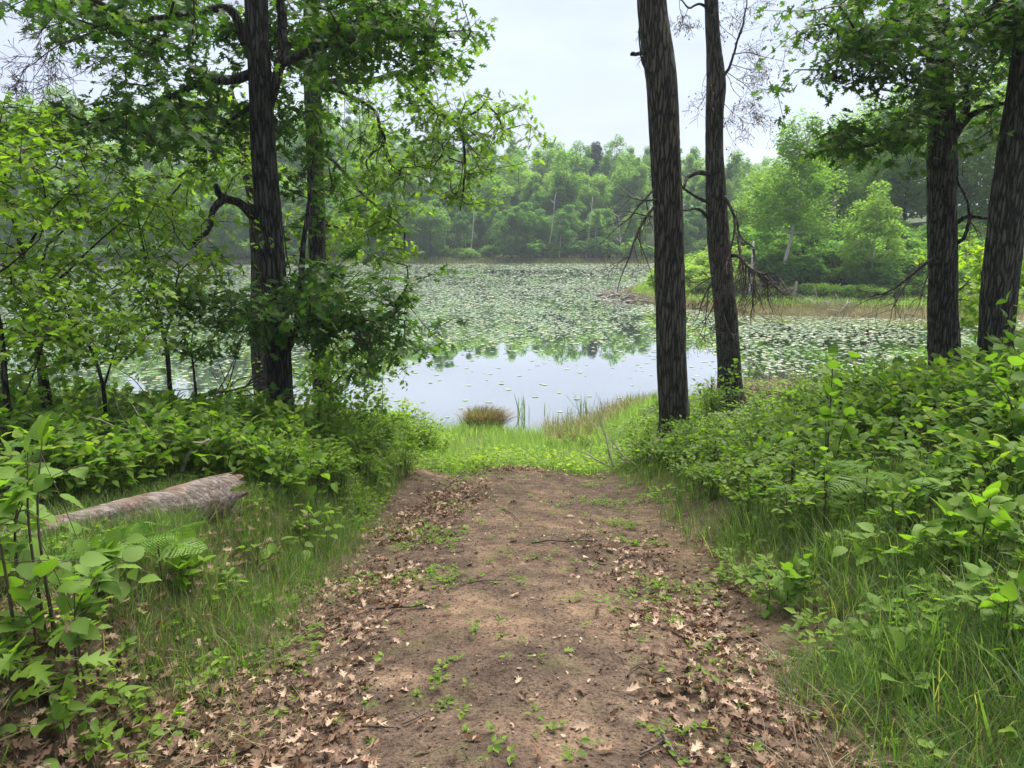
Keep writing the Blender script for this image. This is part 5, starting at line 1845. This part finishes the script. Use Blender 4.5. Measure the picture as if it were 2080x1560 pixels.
# pile of dead sticks on the right at the path end
for (px, d, lab, sd_) in ((1275, 9.2, 'bare dead twigs lying at the right end of the path before the shrubs', 3), (1570, 13.6, 'bleached dead branches by the water behind the low right shrubs', 4)):
    b = P(px, 940, d)
    b[2] = float(ground(b[0], b[1])) + 0.05
    a = Acc()
    rb = np.random.RandomState(sd_)
    for k in range(5):
        dead_branch(a, b + rb.normal(0, .12, 3) * [1, 1, .2], np.array([rb.uniform(-1, 1), rb.uniform(-.5, .3), rb.uniform(0.1, .9)]), rb.uniform(0.5, 0.95), 0.012, rb, 2, 0.2, -0.03)
    root = empty('dead_branch', b, lab, 'branch')
    part('twigs', a, M['drift'], root, kind='stuff')

# ------------------------------------------------------------------ shore: tussock, cattails, marsh grass
M['straw'] = leaf_mat('straw_blade', [(0.0, (0.10, 0.10, 0.04)), (0.4, (0.20, 0.165, 0.085)), (1.0, (0.36, 0.29, 0.17))], 0.35, tcol=(1.2, 1.1, 0.8))
tk = P(985, 862, 16.4)
tz = float(ground(tk[0], tk[1]))
root = empty('sedge_tussock', (tk[0], tk[1], max(tz, -0.15)), 'rounded sedge tussock with drooping straw-coloured blades at the water edge', 'tussock')
a = Acc()
th = np.linspace(0, 1, 7)
tube(a, np.stack([tk[0] + th * 0, tk[1] + th * 0, max(tz, -0.2) - 0.1 + th * 0.2], 1), np.array([.4, .4, .36, .31, .24, .15, .04]), 18, 0.06, 4)
part('mound', a, M['soil'], root, True)
for nm, mt, n, wh, lo, hi in (('dry_blades', 'straw', 1900, (1, 2, 3), 0.22, 0.52), ('green_blades', 'grass', 380, (0, 1), 0.25, 0.5)):
    a = Acc()
    t = r.uniform(0, 6.28, n)
    q = np.sqrt(r.uniform(0, 1, n)) * 0.38
    p = np.stack([tk[0] - (0.12 if mt == 'grass' else 0) + np.cos(t) * q, tk[1] + np.sin(t) * q * .8, max(tz, -0.2) + 0.10 * (1 - (q / .38) ** 2)], 1)
    h = r.uniform(lo, hi, n)
    ch = r.choice(wh, n)
    f = np.stack([np.cos(t) + 0.5, np.sin(t), t * 0], 1) + rvec(r, n) * .7
    for w in set(wh):
        m = ch == w
        stamp(a, BL[w], p[m], f[m], upn(r, m.sum(), .15), np.stack([h[m] * 1.3, h[m], h[m]], 1))
    part(nm, a, M[mt], root, kind='stuff')
for i, (px, py, d, n, hh, lab) in enumerate(((1060, 838, 17.5, 12, 0.75, 'lone cattail clump standing in the water right of the tussock'), (1108, 830, 17.9, 5, 0.5, 'sparse cattail shoots in the water between the lone clump and the reed bed'), (1165, 838, 17.3, 12, 0.7, 'cattail clump at the left end of the reed bed'),
                                             (1185, 836, 17.2, 14, 0.95, 'tallest cattail clump in the reed bed'), (1140, 845, 17.0, 6, 0.55, 'low cattail shoots at the very left end of the reed bed'), (1225, 838, 17.4, 8, 0.7, 'thin cattail clump right of the tallest one'),
                                             (1283, 832, 17.0, 11, 0.85, 'cattail clump just left of the thick bare trunk'), (1210, 842, 17.6, 5, 0.5, 'short cattail shoots between the tall clumps'), (1310, 835, 17.2, 7, 0.6, 'cattail clump partly hidden by the thick bare trunk'))):
    b = P(px, py, d)
    b[2] = max(-0.12, min(float(ground(b[0], b[1])), 0.05))
    root = empty('cattail_clump', b, lab, 'cattails')
    a = Acc()
    p = b + r.normal(0, 0.07, (n, 3)) * np.array([1.2, 1, 0])
    h = hh * r.uniform(0.55, 1.0, n)
    stamp(a, BL[0], p, rvec(r, n), upn(r, n, .07), np.stack([h * 1.5, h, h], 1))
    part('blades', a, M['grass'], root, kind='stuff')

a, a2, a3 = Acc(), Acc(), Acc()
# straw-coloured marsh fringe by the water
n = 16000
x, y = r.uniform(-0.6, 9, n * 2), r.uniform(13.4, 20, n * 2)
g = ground(x, y, False)
nz = vn(x * 1.1, y * 1.1, 13)
ok = (g > -0.05) & (g < 0.30 + 0.15 * nz) & ((x > 0.7 + nz * .6) | (x < -3)) & (y > 14.2)
x, y = x[ok][:n], y[ok][:n]
scatter_blades(a, np.stack([x, y, ground(x, y) - .02], 1), r, 0.2, 0.5, 1.6, (0, 1, 2, 3), True)
tag(obj('marsh_grass', a, M['marsh']), kind='stuff')
# meadow between the path end and the water
n = 24000
x, y = r.uniform(-3.0, 3.4, n * 2), r.uniform(8.7, 16.4, n * 2)
g = ground(x, y, False)
nz = vn(x * 1.4, y * 1.4, 14)
ok = (g > 0.0) & (np.abs(x - 0.1) < 2.1 + .25 * (y - 9) + nz) & (r.rand(n * 2) < ss(8.8, 9.7, y + .8 * nz)) & ((g < 0.75) | (np.abs(x) < 2.2))
x, y = x[ok][:n], y[ok][:n]
tall = vn(x * 1.9, y * 1.3, 17) + 0.25 * (y - 11) / 4 > 0.08
P3 = np.stack([x, y, ground(x, y) - .02], 1)
scatter_blades(a2, P3[~tall], r, 0.08, 0.24, 1.3, (0, 1, 1, 2, 3), True)
scatter_blades(a2, P3[tall], r, 0.16, 0.38, 1.0, (0, 1, 1, 2), True)
tag(obj('meadow_grass', a2, M['meadow']), kind='stuff')
# low yellow-green herbs at the end of the path
n = 14000
x, y = r.uniform(-1.9, 2.0, n), r.uniform(8.6, 12.5, n)
p = np.stack([x, y, ground(x, y) + r.uniform(0.02, 0.22, n)], 1)
ok = r.rand(n) < ss(8.7, 9.4, y + .5 * vn(x * 3, y, 4)) * ss(12.5, 10.5, y) * (0.35 + 1.3 * fbm(x * 1.8, y * 1.8, 61, 2))
p = p[ok]
stamp(a3, SMALL, p, rvec(r, len(p), -.2, .5), upn(r, len(p), .5), r.uniform(0.03, 0.075, len(p)))
tag(obj('herb_cover', a3, M['lime']), kind='stuff')

# ------------------------------------------------------------------ grass and dry tufts on the banks
def field(n, x0, x1, y0, y1, dens, acc, lo, hi, wmul, which, low=False):
    x, y = r.uniform(x0, x1, n), r.uniform(y0, y1, n)
    ok = r.rand(n) < dens(x, y)
    x, y = x[ok], y[ok]
    if len(x):
        scatter_blades(acc, np.stack([x, y, ground(x, y) - .01], 1), r, lo, hi, wmul, which, low)
    return len(x)


clump = lambda x, y, s, k=4.0: ss(-0.05, 0.35, vn(x * k, y * k, s) + 0.5 * vn(x * k * 2.7, y * k * 2.7, s + 1))
a = Acc()
field(70000, -3.9, -0.9, 1.7, 6.0, lambda x, y: (np.abs(x / y) < .8) * ss(-0.85, -1.3, x + .15 * vn(x * 2, y * 2, 7)) * (0.45 + 1.0 * clump(x, y, 81)) * (1 - .85 * ss(4.5, 5.0, y) * ss(-1.7, -2.0, x)) * (0.25 + 0.75 * ss(2.0, 3.0, y)), a, 0.05, 0.20, 0.55, (0, 1, 1, 2))
field(95000, 0.95, 4.2, 1.5, 5.2, lambda x, y: (np.abs(x / y) < .8) * ss(1.15, 1.75, x + .1 * vn(x * 3, y * 3, 5)) * (0.25 + 0.75 * clump(x, y, 83)), a, 0.10, 0.32, 0.6, (0, 1, 2, 2))
field(45000, -2.9, -0.95, 2.5, 5.3, lambda x, y: ss(-0.9, -1.3, x + .12 * vn(x * 3, y * 3, 6)) * (0.45 + 0.8 * clump(x, y, 97)), a, 0.05, 0.2, 0.75, (0, 1, 1, 2))
field(22000, 0.95, 2.2, 1.5, 2.9, lambda x, y: ss(0.98, 1.25, x + .1 * vn(x * 4, y * 4, 6)) * (0.4 + 0.8 * clump(x, y, 98)), a, 0.05, 0.24, 0.7, (0, 1, 2, 2))
field(28000, -3.6, -0.9, 5.4, 10.0, lambda x, y: ss(-1.05, -1.35, x) * (0.25 + 0.75 * clump(x, y, 85)), a, 0.10, 0.32, 0.9, (0, 1, 1, 2), True)
field(24000, 1.0, 3.4, 4.8, 10.0, lambda x, y: ss(1.1, 1.5, x) * (0.25 + 0.75 * clump(x, y, 87)), a, 0.08, 0.26, 0.9, (0, 1, 2), True)
field(24000, -1.35, 1.4, 1.8, 9.0, lambda x, y: (0.02 + 0.5 * clump(x, y, 89, 3.0) ** 2) * (0.25 + 0.75 * ss(0.3, 0.8, np.abs(x + 0.2))), a, 0.02, 0.085, 0.6, (0, 1, 2))
tag(obj('grass', a, M['grass']), kind='stuff')
a = Acc()
# straw tufts hanging over the cut bank and along the right edge
for (px, d, nb) in ((690, 4.25, 420), (650, 3.75, 380), (620, 3.4, 300), (430, 2.35, 420), (500, 2.45, 260), (380, 2.15, 260), (1650, 2.55, 420), (1700, 2.1, 460), (1620, 2.95, 260), (1740, 1.85, 420), (1790, 2.4, 240), (560, 3.0, 160), (330, 2.6, 160), (790, 5.6, 200), (740, 5.0, 220)):
    b = gl(px, d)
    nb = nb // 2
    p = np.array(b) + r.normal(0, 0.075, (nb, 3)) * np.array([1.2, 1, 0])
    p[:, 2] = ground(p[:, 0], p[:, 1]) - .01
    h = r.uniform(0.07, 0.19, nb)
    sgn = 1 if px < 1000 else -1
    f = rvec(r, nb) * 1.3 + np.array([0.6 * sgn, -0.4, 0])
    ch = r.choice((2, 3), nb)
    for w in (2, 3):
        m = ch == w
        stamp(a, BL[w], p[m], f[m], upn(r, m.sum(), .3), np.stack([h[m] * .8, h[m] * 1.2, h[m] * r.uniform(.4, 1, m.sum())], 1))
field(14000, -3.6, -0.9, 1.7, 5, lambda x, y: ss(-1.0, -1.4, x) * 0.35, a, 0.06, 0.2, 0.7, (2, 3))
field(5000, 1.0, 4, 1.7, 5, lambda x, y: ss(1.1, 1.6, x) * 0.3, a, 0.08, 0.24, 0.7, (2, 3))
# straw-coloured patch by the dead branches near the water
field(5000, 3.6, 5.6, 12.4, 15.6, lambda x, y: ss(1.0, 0.5, np.hypot((x - 4.5) / 1.0, (y - 14.0) / 1.6)), a, 0.12, 0.4, 1.2, (1, 2, 3))
tag(obj('dry_grass', a, M['dry']), kind='stuff')
# rough grass that carries on over the bank beyond the frame
a = Acc()
for (x0, x1, y0, y1, n_) in ((1.3, 9.0, -1.5, 9.5, 26000), (-9.0, -1.4, -1.5, 9.0, 22000)):
    x, y = r.uniform(x0, x1, n_), r.uniform(y0, y1, n_)
    ok = (np.abs(x / np.maximum(y, .3)) > 0.70) & (r.rand(n_) < 0.5 + 0.9 * vn(x, y, 3))
    x, y = x[ok], y[ok]
    scatter_blades(a, np.stack([x, y, ground(x, y) - .01], 1), r, 0.12, 0.38, 1.6, (1, 2, 2, 3), True)
tag(obj('rough_grass', a, M['grass']), kind='stuff')
# small herbs on the banks and tiny weeds on the path
a = Acc()


def herbs(n, x0, x1, y0, y1, dens, smin, smax, hmax, tm):
    x, y = r.uniform(x0, x1, n), r.uniform(y0, y1, n)
    ok = r.rand(n) < dens(x, y)
    x, y = x[ok], y[ok]
    m = len(x)
    k = 5
    b = np.repeat(np.stack([x, y, ground(x, y) + r.uniform(0.006, hmax, m)], 1), k, 0)
    f = rvec(r, m * k, -0.1, 0.5)
    s = r.uniform(smin, smax, m * k)
    stamp(a, tm, b + f * 0.3 * s[:, None], f, upn(r, m * k, .35), s)


herbs(7000, -1.4, 1.4, 1.7, 9, lambda x, y: 0.03 + 1.1 * clump(x, y, 91, 2.2) ** 2 * (0.14 + ss(0.2, .75, np.abs(x - .15))), 0.012, 0.036, 0.035, SMALL)
herbs(16000, -4.5, -1.1, 2, 10, lambda x, y: 0.55 * clump(x, y, 93, 2), 0.02, 0.055, 0.12, SMALL)
herbs(9000, 1.2, 5, 2, 9, lambda x, y: 0.65 * clump(x, y, 95, 2), 0.02, 0.06, 0.14, SMALL)
tag(obj('weeds', a, M['sap']), kind='stuff')
# forest floor greenery under the shrubs
a = Acc()
herbs(5000, -8, -1.5, 5.5, 13, lambda x, y: 0.55 + 0 * x, 0.04, 0.09, 0.35, SMALL)
herbs(5000, 1.6, 9, 3.5, 13.5, lambda x, y: 0.55 + 0 * x, 0.04, 0.09, 0.35, SMALL)
tag(obj('undergrowth', a, M['sap']), kind='stuff')

# ------------------------------------------------------------------ fallen leaves
n = 230000
x, y = r.uniform(-3.2, 2.6, n), 1.6 + 8.0 * r.uniform(0, 1, n) ** 1.25
L = litter(x, y)
ok = r.rand(n) < 0.42 * L ** 1.5 + 0.002
x, y, L = x[ok], y[ok], L[ok]
lx = np.stack([x, y, ground(x, y) + 0.012 + r.uniform(0, 0.045, len(x)) * L], 1)
s = r.uniform(0.032, 0.078, len(x))
dd = np.hypot(x, y)
near = np.argsort(dd - s * 6)
infr = np.abs(x[near] / (y[near] * .99 + 0.01)) < 0.72
infr &= y[near] > 1.75
ind = near[infr][:300]
msk = np.ones(len(x), bool)
msk[ind] = False
a = Acc()
ch = r.randint(0, 5, len(x))
nrm = upn(r, len(x), 0.65)
fw = rvec(r, len(x), -.3, .3)
for k in range(5):
    m = msk & (ch == k)
    stamp(a, OAKD[k], lx[m], fw[m], nrm[m], s[m])
m = 7000
bx, by = r.uniform(-1.6, 1.6, m), 1.6 + 8 * r.uniform(0, 1, m) ** 1.3
kb = r.rand(m) < 0.25 + 0.9 * np.clip(fbm(bx * 1.5, by * 1.5, 63, 3), -.2, 1) + 0.5 * ss(.3, .9, np.abs(bx))
bx, by = bx[kb], by[kb]
stamp(a, SMALL, np.stack([bx, by, ground(bx, by) + .007], 1), rvec(r, len(bx), -.2, .2), upn(r, len(bx), .35), r.uniform(0.008, 0.026, len(bx)))
tag(obj('leaf_litter', a, M['dead']), kind='stuff')
M['dead1'] = leaf_mat('single_dead_leaf', [(0.0, (0.12, 0.065, 0.04)), (0.4, (0.23, 0.13, 0.08)), (0.75, (0.36, 0.225, 0.15)), (1.0, (0.44, 0.33, 0.23))], 0.18, tcol=(1.2, 0.9, 0.6), rough=0.6, objrand=True)
dm = []
for k in range(5):
    q = Acc()
    stamp(q, OAKD[k], np.zeros((1, 3)), [[0, 1, 0]], [[0, 0, 1]], np.ones(1))
    me = q.mesh('fallen_leaf')
    me.materials.append(M['dead1'])
    dm.append(me)
for i in ind:
    o = bpy.data.objects.new('fallen_leaf', dm[ch[i]])
    o.location = lx[i]
    o.scale = (s[i],) * 3
    o.rotation_euler = Vector(nrm[i]).to_track_quat('Z', 'Y').to_euler()
    o.rotation_euler.rotate_axis('Z', r.uniform(0, 6.28))
    COL.objects.link(o)
    if x[i] > 0.4:
        tag(o, 'curled brown oak leaf in the drift of fallen leaves right of the path', 'fallen leaf', 'fallen oak leaves right of the path')
    elif x[i] < -0.4:
        tag(o, 'curled brown oak leaf in the drift of fallen leaves left of the path', 'fallen leaf', 'fallen oak leaves left of the path')
    else:
        tag(o, 'single brown oak leaf lying on the bare dirt of the path', 'fallen leaf', 'fallen oak leaves on the bare path')
for (px, py, mt, lab) in ((1145, 1328, 'limen', 'fresh green oak leaf lying on the bare dirt of the path'), (723, 1457, 'dry', 'yellowed leaf lying alone on the dirt lower left of the path')):
    q = Acc()
    p = G(px, py)
    stamp(q, OAK[1], [[0, 0, 0]], [[1, .3, 0]], [[0, -.2, 1]], [0.055])
    o = obj('fallen_leaf', q, M[mt], None, p + np.array([0, 0, .012]))
    tag(o, lab, 'fallen leaf')

# ------------------------------------------------------------------ twigs, cones and pebbles on the path
for (x0, y0, x1, y1, rad, lab) in (
        (628, 1200, 712, 1245, .007, 'pale forked stick in the leaves under the cut bank'),
        (618, 1212, 700, 1238, .005, 'thinner pale stick lying along the forked one under the cut bank'),
        (765, 1243, 875, 1237, .006, 'dark stick lying across the left side of the path'),
        (955, 1190, 1025, 1183, .005, 'short dark twig beside the weeds on the left of the path middle'),
        (1080, 1108, 1210, 1103, .006, 'long curved dark twig lying across the far part of the path'),
        (1020, 1035, 1060, 1068, .006, 'pale forked twig on the far path'),
        (1345, 1500, 1400, 1558, .008, 'grey stick at the bottom right beside the leaf drift'),
        (1300, 1545, 1350, 1512, .005, 'dark twig lying left of the grey stick at the bottom right'),
        (1275, 1380, 1300, 1355, .005, 'short dark twig right of the fresh green leaf'),
        (600, 1470, 690, 1485, .005, 'thin dark twig low on the left side of the path'),
        (735, 1487, 800, 1488, .004, 'thin dark twig in the dirt right of the lower left twig'),
        (820, 1480, 840, 1450, .003, 'tiny upright twig in the lower dirt'),
        (1330, 1395, 1420, 1385, .005, 'dark twig in front of the right leaf drift'),
        (700, 1180, 770, 1160, .005, 'twig in the leaves at the foot of the left bank'),
        (1130, 1420, 1150, 1405, .003, 'tiny twig on the middle of the near path'),
        (1010, 1255, 1035, 1262, .003, 'tiny dark twig on the sandy middle of the path'),
        (830, 948, 880, 962, .008, 'dark branch end on the dirt mound at the left end of the path')):
    p0, p1 = G(x0, y0), G(x1, y1)
    m = (p0 + p1) / 2 + r.normal(0, .018, 3)
    q = spline([p0, m, p1], 10)
    q[:, 2] = ground(q[:, 0], q[:, 1]) + rad * 1.1 + 0.008
    a = Acc()
    tube(a, q - p0, np.linspace(rad, rad * .5, 10), 6, rad * .2, int(x0))
    for k in range(2):
        i = r.randint(3, 9)
        dead_branch(a, q[i] - p0, np.array([r.uniform(-1, 1), r.uniform(-1, 1), 0.15]), np.linalg.norm(p1 - p0) * .3, rad * .5, r, 0, .2, 0)
    tag(obj('fallen_twig', a.mesh('fallen_twig', True), M['deadtwig' if 'pale' in lab or 'grey' in lab else 'twig'], None, p0), lab, 'twig')

OCT = (np.array([(1, 0, 0), (-1, 0, 0), (0, 1, 0), (0, -1, 0), (0, 0, 1), (0, 0, -1)], float) * 0.5,
       [np.array([[0, 2, 4], [2, 1, 4], [1, 3, 4], [3, 0, 4], [2, 0, 5], [1, 2, 5], [3, 1, 5], [0, 3, 5]])])
a, a2 = Acc(), Acc()
n = 9000
x, y = r.uniform(-1.4, 1.4, n), 1.6 + 8 * r.uniform(0, 1, n) ** 1.5
sz = 0.004 + 0.011 * r.uniform(0, 1, n) ** 4
p = np.stack([x, y, ground(x, y) + sz * .25], 1)
m = r.rand(n) < 0.12
stamp(a, OCT, p[~m], rvec(r, (~m).sum()), upn(r, (~m).sum(), .6), np.stack([sz[~m] * r.uniform(.7, 1.4, (~m).sum()), sz[~m], sz[~m] * .7], 1))
stamp(a2, OCT, p[m], rvec(r, m.sum()), upn(r, m.sum(), .6), sz[m] * .8)
M['clod'] = leaf_mat('dirt_clod', [(0, (0.05, 0.036, 0.026)), (0.6, (0.11, 0.078, 0.054)), (1, (0.2, 0.145, 0.10))], 0.0, rough=0.95, spec=0.1)
M['pebble'] = leaf_mat('pebble', [(0, (0.22, 0.18, 0.14)), (1, (0.48, 0.42, 0.36))], 0.0, rough=0.8, spec=0.2)
tag(obj('dirt_crumbs', a, M['clod']), kind='stuff')
tag(obj('gravel', a2, M['pebble']), kind='stuff')
# fine litter of twig bits
a = Acc()
n = 2600
x, y = r.uniform(-1.5, 1.5, n), 1.6 + 8 * r.uniform(0, 1, n) ** 1.4
L = r.uniform(0.01, 0.06, n)
f = rvec(r, n, -.08, .08)
p0 = np.stack([x, y, ground(x, y) + .004], 1)
p1 = p0 + f * L[:, None]
p1[:, 2] = ground(p1[:, 0], p1[:, 1]) + .005
edges_tubes(a, p0, p1, np.full(n, .0013), np.full(n, .0009), 3)
tag(obj('twig_litter', a, M['twig']), kind='stuff')
p = G(540, 1425)
a = Acc()
tube(a, np.array([[0, 0, -.01], [0.005, 0, .012], [0.01, .004, .03], [0.012, .005, .042]]), np.array([.03, .032, .022, .008]), 10, .006, 3)
tag(obj('stone', a.mesh('stone', True), M['drift'], None, p), 'small pale grey stone at the edge of the leaf litter, lower left', 'stone')
